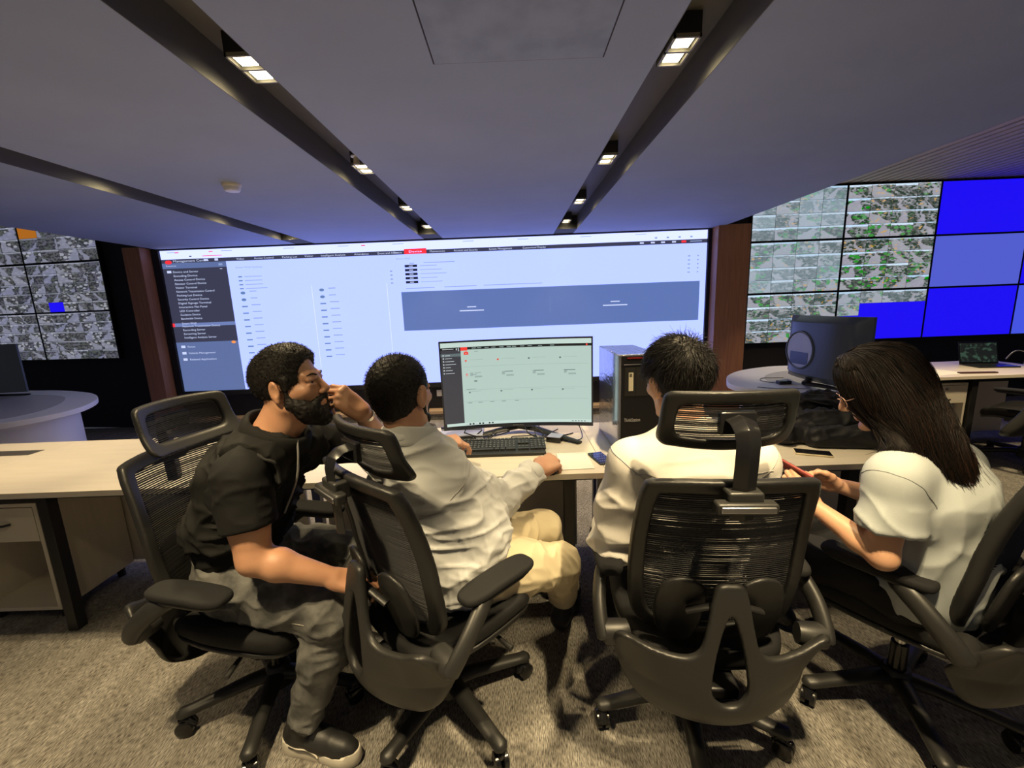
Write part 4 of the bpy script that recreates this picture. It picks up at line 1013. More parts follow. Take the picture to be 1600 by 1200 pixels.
def head_sdf(S, h, fem=False, neck=None, nr=.058):
    k = h.k
    def E(c, r, kk=.012, op='u', M=None): S.ell(h(*c), np.array(r) * k, h.M if M is None else h.M @ M, kk, op)
    def K(a, b, ra, rb, kk=.008, op='u', sq=None): S.cone(h(*a), h(*b), ra * k, rb * k, kk, sq, op)
    E((0, -.014, .036), (.076, .098, .087), 0)
    E((0, .026, -.035), (.060, .066, .078), .03)
    jw = .052 if not fem else .047
    for s_ in (-1, 1):
        K((s_ * jw, .002, -.058), (s_ * .020, .074, -.100), .020, .016, .02)
        K((s_ * .045, .066, -.018), (s_ * .050, .03, -.02), .018, .018, .02)      # cheek
        K((s_ * .012, .086, .026), (s_ * .040, .072, .026), .013, .012, .012)      # brow
    E((0, .082, -.102), (.020, .016, .015), .012)                                   # chin
    for s_ in (-1, 1): K((s_ * .033, .099, .006), (s_ * .033, .090, .006), .013, .013, .010, 's')
    for s_ in (-1, 1):
        K((s_ * .020, .090, .0150), (s_ * .046, .082, .0135), .0065, .0065, .006); K((s_ * .022, .089, -.0035), (s_ * .044, .083, -.002), .006, .006, .006)
    K((0, .090, .012), (0, .112, -.023), .009, .0108, .008)
    K((0, .086, -.03), (0, .106, -.029), .011, .009, .006)
    for s_ in (-1, 1): E((s_ * .0125, .100, -.031), (.008, .010, .008), .004)
    K((-.018, .086, -.057), (.018, .086, -.057), .0085, .0085, .006); K((-.015, .086, -.069), (.015, .086, -.069), .0095, .0095, .005)
    for s_ in (-1, 1):                                                              # ears
        Me = rot(s_ * 22, 0, s_ * 6) @ rot(0, -8)
        S.ell(h(s_ * .083, -.008, -.002), np.array((.0085, .020, .035)) * k, h.M @ Me, .004)
        S.ell(h(s_ * .080, -.006, -.032), np.array((.007, .009, .010)) * k, h.M @ Me, .005)
        S.ell(h(s_ * .093, -.004, .002), np.array((.006, .010, .020)) * k, h.M @ Me, .004, 's')
    if neck is not None:
        S.cone(h(0, -.022, -.055), neck, nr * .98, nr * 1.06, .03); S.cone(h(0, .01, -.075), np.array(neck) + h.M @ np.array((0, .02, 0)), nr * .8, nr * .95, .03)
def hand_sdf(S, o, M, side, curl=(40, 50, 30), spread=0., thumb=None, k=1., curls=None):
    """M columns: x toward the thumb, y along the fingers, z out of the back of the hand; returns frame"""
    h = Frame(o, M, k)
    kx = [.030, .010, -.011, -.030]; ky = [.092, .096, .090, .080]
    for x, y in zip(kx, ky): S.cone(h(x * .62, .004, -.002), h(x, y, 0), .0155 * k, .0128 * k, .016)
    S.cone(h(.018, .01, -.008), h(.03, .05, -.012), .016 * k, .015 * k, .014); S.cone(h(-.018, .015, -.010), h(-.022, .05, -.012), .014 * k, .014 * k, .014)
    ln = [(.044, .027, .020), (.048, .030, .021), (.044, .028, .020), (.034, .021, .018)]; rd = [(.0102, .0094, .0086, .0074)] * 3 + [(.0092, .0084, .0076, .0066)]
    tips = []
    for f in range(4):
        c = curls[f] if curls else curl
        p = np.array([kx[f], ky[f], 0.]); a = 0.; sx = spread * (1.5 - f) * .06
        for j in range(3):
            a += R(c[j]); d = np.array([sx, math.cos(a), -math.sin(a)]); d /= np.linalg.norm(d)
            q = p + d * ln[f][j]; S.cone(h(*p), h(*q), rd[f][j] * k, rd[f][j + 1] * k, .0035 if j else .006)
            if j == 0: S.ell(h(*(p + [0, 0, .002])), np.array([.0105] * 3) * k, None, .006)
            p = q
        tips.append(h(*p))
    th = thumb or [(.020, .022, -.010), (.046, .046, -.022), (.058, .076, -.028), (.058, .098, -.032)]
    S.chain([h(*p) for p in th], [.0165 * k, .0135 * k, .0115 * k, .0085 * k], .006)
    return h, tips
def limb(S, a, b, c, r, k=.02):
    a, b, c = map(np.array, (a, b, c))
    S.cone(a, a + (b - a) * .45, r[0], r[1], k); S.cone(a + (b - a) * .45, b, r[1], r[2], k)
    S.cone(b, b + (c - b) * .3, r[2], r[3], k); S.cone(b + (c - b) * .3, c, r[3], r[4], k)
def bounds(P, pad): P = np.array(P, float); return P.min(0) - pad, P.max(0) + pad
def wrinkle(amp, fx, fz, seed, fine=.0):
    def d(V):
        n1 = vnoise(V * np.array([fx, fx, fz]) + 7.3 * vnoise(V * 5., seed + 9)[:, None] * .18, seed)
        n2 = vnoise(V * np.array([fx * 2.1, fx * 2.1, fz * 1.9]), seed + 1)
        return amp * (((1 - np.abs(n1)) ** 3 * 1.6 - .5) + ((1 - np.abs(n2)) ** 3 * 1.6 - .5) * .5) + (fine * vnoise(V * 90, seed + 2) if fine else 0)
    return d
def strands(name, paths, r, m_, parent, org, taper=.25):
    P = np.asarray(paths, float); n, S_, _ = P.shape
    T = np.gradient(P, axis=1); T /= np.linalg.norm(T, axis=2)[..., None] + 1e-9
    ref = np.where(np.abs(T[..., 2:3]) < .8, np.array([0, 0, 1.]), np.array([1., 0, 0]))
    u = np.cross(T, ref); u /= np.linalg.norm(u, axis=2)[..., None] + 1e-9; b = np.cross(T, u)
    rr = np.asarray(r) * np.linspace(1, taper, S_)[None, :] if np.ndim(r) else r * np.linspace(1, taper, S_)[None, :] * np.ones((n, 1))
    V = np.stack([P + (u * math.cos(a) + b * math.sin(a)) * rr[..., None] for a in (0, 2.094, 4.189)], 2).reshape(-1, 3)
    base = (np.arange(n)[:, None, None] * S_ + np.arange(S_ - 1)[None, :, None]) * 3 + np.arange(3)[None, None, :]
    nx = (np.arange(n)[:, None, None] * S_ + np.arange(S_ - 1)[None, :, None]) * 3 + (np.arange(3)[None, None, :] + 1) % 3
    Q = np.stack([base, nx, nx + 3, base + 3], -1).reshape(-1, 4)
    return np_obj(name, V, Q, m_, parent, org)
def push(S, pts, d):
    P = np.array(pts, float).reshape(-1, 3)
    for _ in range(3):
        i = np.clip(np.round((P - S.lo) / S.h).astype(int), 1, S.n - 2)
        f = S.f[i[:, 0], i[:, 1], i[:, 2]]
        g = np.stack([S.f[i[:, 0] + 1, i[:, 1], i[:, 2]] - S.f[i[:, 0] - 1, i[:, 1], i[:, 2]], S.f[i[:, 0], i[:, 1] + 1, i[:, 2]] - S.f[i[:, 0], i[:, 1] - 1, i[:, 2]],
                      S.f[i[:, 0], i[:, 1], i[:, 2] + 1] - S.f[i[:, 0], i[:, 1], i[:, 2] - 1]], 1)
        g /= np.linalg.norm(g, axis=1)[:, None] + 1e-9
        P = P + g * np.clip(d - f, 0, .03)[:, None]
    return P.reshape(np.shape(pts))
def seam(o, org, pts, r, m_, n=10, closed=False, name='seam', off=.0):
    me = o.data; k = len(me.vertices); V = np.empty(k * 3); me.vertices.foreach_get('co', V); V = V.reshape(-1, 3)
    N_ = np.array([v.normal[:] for v in me.vertices]) if k < 1 else None
    P = catmull([np.array(p) - org for p in pts], n, closed); out = []
    for p in P:
        i = int(np.argmin(((V - p) ** 2).sum(1))); out.append(V[i] + np.array(me.vertices[i].normal) * off)
    out = np.array(out)
    for _ in range(2): out[1:-1] = .25 * out[:-2] + .5 * out[1:-1] + .25 * out[2:]
    if closed: out = np.concatenate([out, out[:1]])
    return MB().tube([tuple(p) for p in out], r, 6, caps=not closed).build(name, m_, o, 180)
def scalp(h, n, keep, grow=.010):
    """random points on the skull in head coordinates with normals, kept where keep(p)"""
    out = []
    while len(out) < n:
        d = rng.normal(size=3); d /= np.linalg.norm(d)
        p = np.array((0, -.014, .036)) + d * (np.array((.076, .098, .087)) + grow)
        if keep(p):
            nn = d / np.array((.076, .098, .087)); out.append((p, nn / np.linalg.norm(nn)))
    return out
def band(pts, hgt, thick, up, name, m_, parent, org, closed=True, lean=0.):
    """cloth band standing along a closed loop of points"""
    P = np.array(pts); n = len(P); up = nz(up); c = P.mean(0); V = []
    for p in P:
        o = p - c; o = nz(o - up * (o @ up))
        for a, b in ((0, 0), (hgt * .5, .002 + lean * .5), (hgt, lean), (hgt, lean + thick), (hgt * .5, thick + .004 + lean * .5), (0, thick + .004)): V.append(p + up * a + o * b)
    k = 6; Q = []
    for i in range(n if closed else n - 1):
        for j in range(k): Q.append((i * k + j, i * k + (j + 1) % k, ((i + 1) % n) * k + (j + 1) % k, ((i + 1) % n) * k + j))
    o = np_obj(name, V, [Q], m_, parent, org)
    bm = o.modifiers.new('sub', 'SUBSURF'); bm.levels = 1; bm.render_levels = 1
    return o
def ring_pts(c, M, rx, ry, n=28, tilt=0.): return [np.array(c) + np.array(M) @ np.array([rx * math.cos(a), ry * math.sin(a), tilt * math.sin(a)]) for a in np.linspace(0, 2 * math.pi, n, endpoint=False)]
def bracelet(name, c, axis, r, w, m_, parent, org, links=22, flat=.8, n_up=None):
    axis = nz(axis); u = nz(np.cross(axis, n_up if n_up is not None else (0, 0, 1.))); v = np.cross(axis, u); mb = MB()
    for i in range(links):
        a = 2 * math.pi * i / links; p = np.array(c) - np.array(org) + u * (r * math.cos(a)) + v * (r * flat * math.sin(a))
        t_ = nz(-u * math.sin(a) + v * flat * math.cos(a)); nn = nz(np.cross(t_, axis)); h_ = math.pi * r / links * .92
        q = []
        for s1 in (-1, 1):
            for s2 in (-1, 1):
                for s3 in (-1, 1): q.append(p + t_ * h_ * s1 + axis * w / 2 * s2 + nn * .0016 * s3)
        mb.add(q, [(0, 1, 3, 2), (4, 6, 7, 5), (0, 4, 5, 1), (2, 3, 7, 6), (0, 2, 6, 4), (1, 5, 7, 3)])
    return mb.build(name, m_, parent)
def eyes(h, parent, org, brow_m):
    Mw = mat('eye_white', (.34, .31, .29), .25); Mi = mat('eye_iris', (.03, .016, .01), .15)
    for s_ in (-1, 1):
        mb = MB(); c = h(s_ * .033, .0770, .006) - np.array(org)
        mb.lathe([(.0001, -.012), (.006, -.0104), (.0104, -.006), (.012, 0), (.0104, .006), (.006, .0104), (.0001, .012)], tuple(c), 16)
        e = mb.build('eye', Mw, parent, 180)
        f = h.M @ np.array((0, 1, 0)); mb = MB(); mb.cyl(tuple(c + f * .0085), tuple(c + f * .0122), .0062, .0052, 14); mb.build('iris', Mi, e, 180)
        P = [h(s_ * .014, .0965, .024) - np.array(org), h(s_ * .03, .0925, .031) - np.array(org), h(s_ * .047, .079, .027) - np.array(org)]
        MB().tube([tuple(p) for p in catmull(P, 4, False)], [.0035, .004, .0045, .0045, .0045, .004, .003, .003, .002], 6, flat=.6).build('eyebrow', brow_m, parent, 180)
def skin_mat(n, c, c2): return mat(n, c, .48, var=((14, 14, 14), c2, .3, .7), bump=((420,) * 3, .12, .0015), sss=.12)
SK1 = skin_mat('skin_tan', (.50, .27, .165), (.44, .22, .13)); SK2 = skin_mat('skin_light_tan', (.54, .30, .20), (.48, .25, .16))
SK3 = skin_mat('skin_fair', (.58, .34, .23), (.52, .29, .19)); SK4 = skin_mat('skin_warm_fair', (.56, .32, .20), (.50, .27, .17))
M_hair = mat('hair_black', (.009, .0075, .007), .62, spec=.25); M_hairb = mat('hair_brown_black', (.0060, .0042, .0036), .5, spec=.28)
M_hairl = mat('hair_chestnut', (.028, .012, .0075), .45, spec=.3)
def cloth(n, c, c2, rough=.85, sc=320, st=.25): return mat(n, c, rough, var=((6, 6, 6), c2, .3, .7), bump=((sc,) * 3, st, .0015), spec=.2)
M_vest = cloth('black_vest_cloth', (.0065, .0065, .0065), (.010, .010, .010)); M_tee = cloth('black_jersey', (.0055, .0055, .006), (.0075, .0075, .008))
M_shirt = cloth('white_grey_cotton', (.53, .54, .55), (.50, .51, .52), .75); M_shirt2 = cloth('white_cotton', (.68, .655, .61), (.64, .61, .57), .75)
M_tee2 = cloth('pale_grey_jersey', (.37, .40, .41), (.34, .37, .38)); M_seam = mat('shirt_seam', (.42, .41, .40), .85); M_seam2 = mat('jersey_seam', (.24, .26, .26), .85); M_vedge = mat('vest_edge', (.022, .022, .022), .8, spec=.2)
M_beige = cloth('beige_twill', (.60, .52, .36), (.55, .47, .32)); M_blackcl = cloth('black_trouser_cloth', (.011, .011, .013), (.015, .015, .017))
M_denim = mat('grey_denim', (.135, .135, .13), .9, var=((16, 16, 16), (.060, .061, .062), .36, .64), bump=((500, 500, 160), .5, .002))
M_shoe = mat('black_shoe_leather', (.016, .016, .017), .5); M_sole = mat('white_rubber', (.62, .58, .50), .6)
M_watch = mat('watch_steel', (.62, .60, .55), .2, 1.)

def torso(S, sk, r, k=.05, f=.72, grow=0.):
    """r = radii at pelvis, waist, chest, yoke"""
    n = sk['front']
    S.cone(sk['pelvis'], sk['waist'], r[0] + grow, r[1] + grow, k, (n, f)); S.cone(sk['waist'], sk['chest'], r[1] + grow, r[2] + grow, k, (n, f))
    up_ = np.array(sk['chest']) + (np.array(sk['neck']) - np.array(sk['chest'])) * .55
    S.cone(sk['chest'], up_, r[2] + grow, r[3] + grow, k, (n, f))
    c = (np.array(sk['shL']) + np.array(sk['shR'])) / 2
    nb = np.array(sk['neck'])
    for s_ in ('shL', 'shR'):
        S.cone(nb + (np.array(sk[s_]) - nb) * .25, sk[s_], sk.get('yk', .060) + grow, sk.get('yk', .060) + .002 + grow, k, None)
def sub_shirt_cut(S, p, axis, rad):      # cut a sleeve end at p, removing what lies beyond along axis within rad
    p = np.array(p, float); S.plane(p, axis, lo=p - rad, hi=p + rad + 0)
def cutsleeve(S, p, axis, rad=.12, depth=.16):
    p = np.array(p, float); a = nz(axis); c = p + a * depth * .5
    S.plane(p, a, lo=c - rad, hi=c + rad)
def cap_hair(h, hk, name, m_, parent, org, plane_n, plane_d, disp=None, grow=.009, hres=.004, extra=None, cut=None):
    r = .16 * h.k; S = SDF(h.o - r, h.o + r, hres)
    S.ell(h(0, -.014, .036), (np.array((.076, .098, .087)) + grow) * h.k, h.M, 0)
    if extra: extra(S)
    # below the hairline
    n = h.M @ np.array(plane_n, float); p = h(*plane_d)
    d = (S.coords()[0] - p[0]) * n[0] + (S.coords()[1] - p[1]) * n[1] + (S.coords()[2] - p[2]) * n[2]
    S.f = np.maximum(S.f, d.astype(np.float32))
    if cut: cut(S)
    return sdf_obj(S, name, m_, parent, org, 2, disp)

# ---------------------------------------------------------------- person: man in the black vest
def man_vest():
    org = np.array((-1.0, 1.45, 0.))
    f = nz((.985, -.10, 0)); rt = nz((-.10, -.985, 0)); up = np.array((0, 0, 1.))
    sk = dict(pelvis=(-1.03, 1.46, .575), waist=(-1.035, 1.455, .72), chest=(-.94, 1.425, .92), neck=(-.825, 1.385, 1.095), shR=(-.85, 1.235, 1.015), shL=(-.80, 1.56, 1.01), front=f)
    elR, wrR, hdR = (-.815, 1.185, .765), (-.60, 1.225, .665), None
    elL, wrL = (-.560, 1.68, .945), (-.540, 1.462, 1.145)
    h = Frame((-.738, 1.38, 1.262), rot(89, 7, 0), 1.03)
    S = SDF(*bounds([(-1.25, 1.02, .50), (-.36, 1.82, 1.42)], 0), .004)
    torso(S, sk, (.14, .135, .14, .10), f=.75, grow=-.012)
    head_sdf(S, h, neck=sk['neck'], nr=.062)
    limb(S, sk['shR'], elR, wrR, (.064, .066, .047, .047, .029)); limb(S, sk['shL'], elL, wrL, (.062, .062, .046, .048, .028))
    hand_sdf(S, wrR, np.stack([nz((.1, .9, .3)), nz((.93, .12, -.28)), nz((.2, -.3, .9))], 1), 1, curl=(35, 40, 30))
    Yh = nz((-.66, -.26, .70)); Zh = np.array((.30, -.60, .62)); Zh = nz(Zh - Yh * (Zh @ Yh)); Xh = np.cross(Yh, Zh)
    hand_sdf(S, wrL, np.stack([Xh, Yh, Zh], 1), -1, k=1.06, curls=[(50, 26, 15), (60, 28, 15), (70, 32, 20), (78, 38, 25)], thumb=[(.02, .022, -.012), (.036, .05, -.034), (.030, .075, -.052), (.018, .09, -.064)])
    body = sdf_obj(S, 'person', SK1, None, org, 1); body.location = org
    tag(body, 'bearded man in a black vest and grey jeans, chin resting on his hand', 'person')
    eyes(h, body, org, M_hair)
    # short curly hair
    def curls(V): return .0016 * (1 - np.abs(vnoise(V * 150, 4)) * 2) + .0012 * vnoise(V * 60, 6)
    def ex(S):
        S.ell(h(0, .004, .066), np.array((.074, .090, .072)) * h.k, h.M, .01)
        for s_ in (-1, 1): S.cone(h(s_ * .072, .026, .03), h(s_ * .069, .020, -.03), .010, .008, .01)
    def ct(S):
        S.ell(h(0, .150, .022), np.array((.13, .103, .085)) * h.k, h.M, 0, 's')
        for s_ in (-1, 1): S.ell(h(s_ * .088, -.008, -.006), np.array((.026, .026, .040)) * h.k, h.M, 0, 's')
    hr = cap_hair(h, 0, 'hair', M_hair, body, org, (0, .56, -.83), (0, -.075, -.075), curls, .006, .0035, ex, ct)
    k_ = len(hr.data.vertices); VV = np.empty(k_ * 3); hr.data.vertices.foreach_get('co', VV); VV = VV.reshape(-1, 3) + org; NN = np.array([v_.normal[:] for v_ in hr.data.vertices]); P = []
    for i_ in rng.choice(k_, 5200):
        p, n = VV[i_], NN[i_]
        if h.inv(p)[2] < -.045 or (h.inv(p)[2] < .0 and rng.uniform() < .6): continue
        d = nz(n * .8 + rng.normal(size=3) * .6); e = nz(d + rng.normal(size=3) * .9); L = rng.uniform(.003, .008)
        P.append([p - n * .001, p + d * L * .55, p + d * L * .55 + e * L * .5])
    strands('hair_curls', P, .0009, M_hair, hr, org)
    # beard
    B = SDF(h.o - .16, h.o + .16, .0035)
    for s_ in (-1, 1):
        B.chain([h(s_ * .066, .020, -.012), h(s_ * .060, .020, -.052), h(s_ * .044, .045, -.088), h(0, .078, -.112)], [.009, .015, .020, .026], .02)
        B.cone(h(s_ * .052, .036, -.050), h(s_ * .036, .062, -.075), .015, .020, .02); B.cone(h(s_ * .05, .05, -.066), h(s_ * .024, .074, -.084), .018, .020, .02)
        B.chain([h(s_ * .036, .070, -.075), h(s_ * .028, .086, -.056), h(0, .100, -.045)], [.012, .009, .007], .010)
    B.ell(h(0, .05, -.108), np.array((.045, .045, .024)), h.M, .015)
    B.ell(h(0, .108, -.060), np.array((.020, .018, .0075)), h.M, .004, 's')
    bd = sdf_obj(B, 'beard', M_hair, body, org, 1, lambda V: .0025 * (1 - np.abs(vnoise(V * 120, 14)) * 2))
    # black t-shirt sleeves + vest
    T = SDF((-1.26, 1.04, .48), (-.42, 1.86, 1.16), .006)
    torso(T, sk, (.165, .16, .15, .11), f=.78)
    T.cone(sk['shR'], np.array(sk['shR']) + (np.array(elR) - np.array(sk['shR'])) * .72, .078, .080, .04); T.cone(sk['shL'], np.array(sk['shL']) + (np.array(elL) - np.array(sk['shL'])) * .9, .076, .072, .04)
    aR = np.array(elR) - np.array(sk['shR']); cutsleeve(T, np.array(sk['shR']) + aR * .62, aR, .10, .12)
    T.cone(np.array(sk['neck']) + (0, 0, .02), h(0, -.01, -.03), .062, .066, .01, None, 's')
    sdf_obj(T, 't_shirt', M_tee, body, org, 1, wrinkle(.004, 12, 16, 31))
    Vv = SDF((-1.28, 1.10, .50), (-.66, 1.80, 1.18), .006)
    torso(Vv, sk, (.175, .175, .165, .12), f=.84, grow=.004)
    Vv.cone((-1.06, 1.45, .60), (-1.02, 1.45, .66), .178, .182, .03, (f, .85))
    nk = np.array(sk['neck'])
    for s_ in ('shR', 'shL'):
        o_ = np.array(sk[s_]); Vv.cone(nk + (o_ - nk) * .15 - (0, 0, .012), nk + (o_ - nk) * .95 - (0, 0, .012), .084, .103, .03)
    for s_ in ('shR', 'shL'):
        o_ = np.array(sk[s_]); d_ = nz((o_ - nk) * np.array((.5, 1, 0))); p_ = nk + (o_ - nk) * .80 + np.array((.01, 0, 0)); c_ = p_ + d_ * .15
        Vv.plane(p_, d_ + np.array((0, 0, -.25)), lo=(c_[0] - .2, c_[1] - .15, .84), hi=(c_[0] + .2, c_[1] + .15, 1.18))
    Vv.cone(nk + (0, 0, .02), h(0, 0, -.02), .066, .07, .012, None, 's')
    Vv.plane((0, 0, .575), (-.15, 0, -1.))
    v = sdf_obj(Vv, 'vest', M_vest, body, org, 1, wrinkle(.010, 6, 16, 41, .0006))
    for s_ in ('shR', 'shL'):
        o_ = np.array(sk[s_]); d_ = nz((o_ - nk) * np.array((.5, 1, 0))); p_ = nk + (o_ - nk) * .80 + np.array((.01, 0, -.05)); u_ = nz(np.cross(d_, (0, 0, 1))); v_ = np.array((0, 0, 1.))
        seam(v, org, [p_ + d_ * .01 + u_ * .11 * math.cos(a) + v_ * .10 * math.sin(a) for a in np.linspace(R(-20), R(200), 9)], .006, M_vedge, name='armhole_edge')
    # stand up hood collar and light zip
    nM = rot(95, -28); cN = np.array(sk['neck']) + np.array((.002, 0, -.02))
    band(ring_pts(cN, nM, .088, .092), .072, .020, nM @ np.array((0, 0, 1)), 'collar', M_vest, v, org, lean=-.004)
    zp = [np.array(p) - org for p in [(-.715, 1.335, 1.09), (-.715, 1.325, 1.03), (-.735, 1.33, .95), (-.80, 1.35, .83)]]
    MB().tube([tuple(p) for p in catmull(zp, 6, False)], .0035, 6).build('zip', mat('grey_zip', (.30, .30, .30), .4, .5), v, 180)
    # jeans
    hipR, hipL, knR, knL, anR, anL = (-1.02, 1.36, .565), (-1.02, 1.55, .565), (-.635, 1.262, .515), (-.62, 1.60, .515), (-.755, 1.235, .145), (-.74, 1.64, .14)
    J = SDF((-1.26, 1.08, .08), (-.47, 1.80, .72), .006)
    J.cone((-1.06, 1.455, .58), (-1.03, 1.455, .60), .165, .16, .05, (f, .82))
    for hp, kn, an in ((hipR, knR, anR), (hipL, knL, anL)):
        hp, kn, an = map(np.array, (hp, kn, an))
        J.cone(hp, hp + (kn - hp) * .5, .112, .100, .05); J.cone(hp + (kn - hp) * .5, kn, .100, .080, .03); J.cone(kn, kn + (an - kn) * .35, .072, .074, .03); J.cone(kn + (an - kn) * .35, an, .074, .056, .03)
    J.plane((0, 0, .705), (0, 0, 1)); J.plane((0, 0, .112), (0, 0, -1))
    jn = sdf_obj(J, 'jeans', M_denim, body, org, 1, wrinkle(.009, 9, 15, 51))
    M_st = mat('denim_stitch', (.26, .25, .22), .8)
    sm = [np.array(p) - org for p in [(-.93, 1.250, .585), (-.86, 1.232, .55), (-.76, 1.203, .53), (-.68, 1.19, .52)]]
    MB().tube([tuple(p) for p in catmull(sm, 5, False)], .002, 5).build('seam', M_st, jn, 180)
    # trainers
    for kn, an, yaw in ((knR, anR, 102), (knL, anL, 84)):
        q = Frame((an[0] - .02, an[1], 0), rot(yaw), .90); X = SDF(np.array(q.o) - (.2, .2, .01), np.array(q.o) + (.33, .25, .2), .004)
        X.cone(q(0, -.04, .075), q(0, .08, .065), .038, .036, .03); X.cone(q(0, .06, .06), q(0, .17, .045), .038, .033, .03); X.cone(q(0, .15, .042), q(0, .20, .036), .036, .029, .02)
        X.cone(q(0, -.01, .08), q(0, .0, .135), .042, .046, .02); X.cone(q(0, .0, .12), q(0, .0, .2), .034, .036, .005, None, 's'); X.plane((0, 0, .024), (0, 0, -1))
        sh_ = sdf_obj(X, 'shoe', M_shoe, body, org, 1)
        out = [(-.036, -.07), (0, -.088), (.036, -.07), (.040, .0), (.040, .08), (.046, .15), (.036, .215), (.008, .238), (-.024, .222), (-.042, .16), (-.040, .08), (-.036, .0)]
        P = catmull(out, 5); mb = MB(); nP = len(P); vs_ = []
        for z_, g_ in ((0.0, .97), (.012, 1.03), (.030, 1.0), (.036, .96)):
            for x_, y_ in P: vs_.append(tuple(q(x_ * g_, y_ * (1 + (g_ - 1) * .5), z_ + (.016 if y_ > .2 else (.02 if y_ < -.05 else 0)) * (z_ / .036)) - org))
        fsx = [(i * nP + j, i * nP + (j + 1) % nP, (i + 1) * nP + (j + 1) % nP, (i + 1) * nP + j) for i in range(3) for j in range(nP)] + [tuple(range(nP - 1, -1, -1)), tuple(3 * nP + j for j in range(nP))]
        mb.add(vs_, fsx); mb.build('sole', M_sole, sh_, 60)
        mb = MB()
        for i in range(5):
            y_ = .045 + i * .022; zz = .112 - i * .009
            mb.tube([tuple(q(-.022, y_, zz - .012) - org), tuple(q(0, y_ + .006, zz + .001) - org), tuple(q(.022, y_, zz - .012) - org)], .003, 6)
        mb.build('laces', M_tee, sh_, 180)
        sw = [q(s_ * .0, 0, 0) for s_ in (1,)]
        sd_ = 1
        mb = MB(); pl = [q(.043, -.045, .06), q(.0445, .0, .052), q(.045, .04, .056), q(.046, .075, .045), q(.046, .085, .03)]
        mb.tube([tuple(p - org) for p in catmull(pl, 5, False)], .003, 6); mb.build('side_stripe', M_sole, sh_, 180)
    # watch and ring
    wv = nz(np.array(wrL) - np.array(elL))
    bracelet('wristwatch', np.array(wrL) - wv * .022, wv, .0335, .016, M_watch, body, org, 24)
    rf = Frame(wrL, np.stack([Xh, Yh, Zh], 1)); pr = np.array((-.011, .090, 0)); a_ = R(80); dr = np.array((0, math.cos(a_), -math.sin(a_)))
    c_ = rf(*(pr + dr * .022)); bracelet('finger_ring', c_, rf.M @ dr, .0112, .005, M_watch, body, org, 14, 1.)
man_vest()

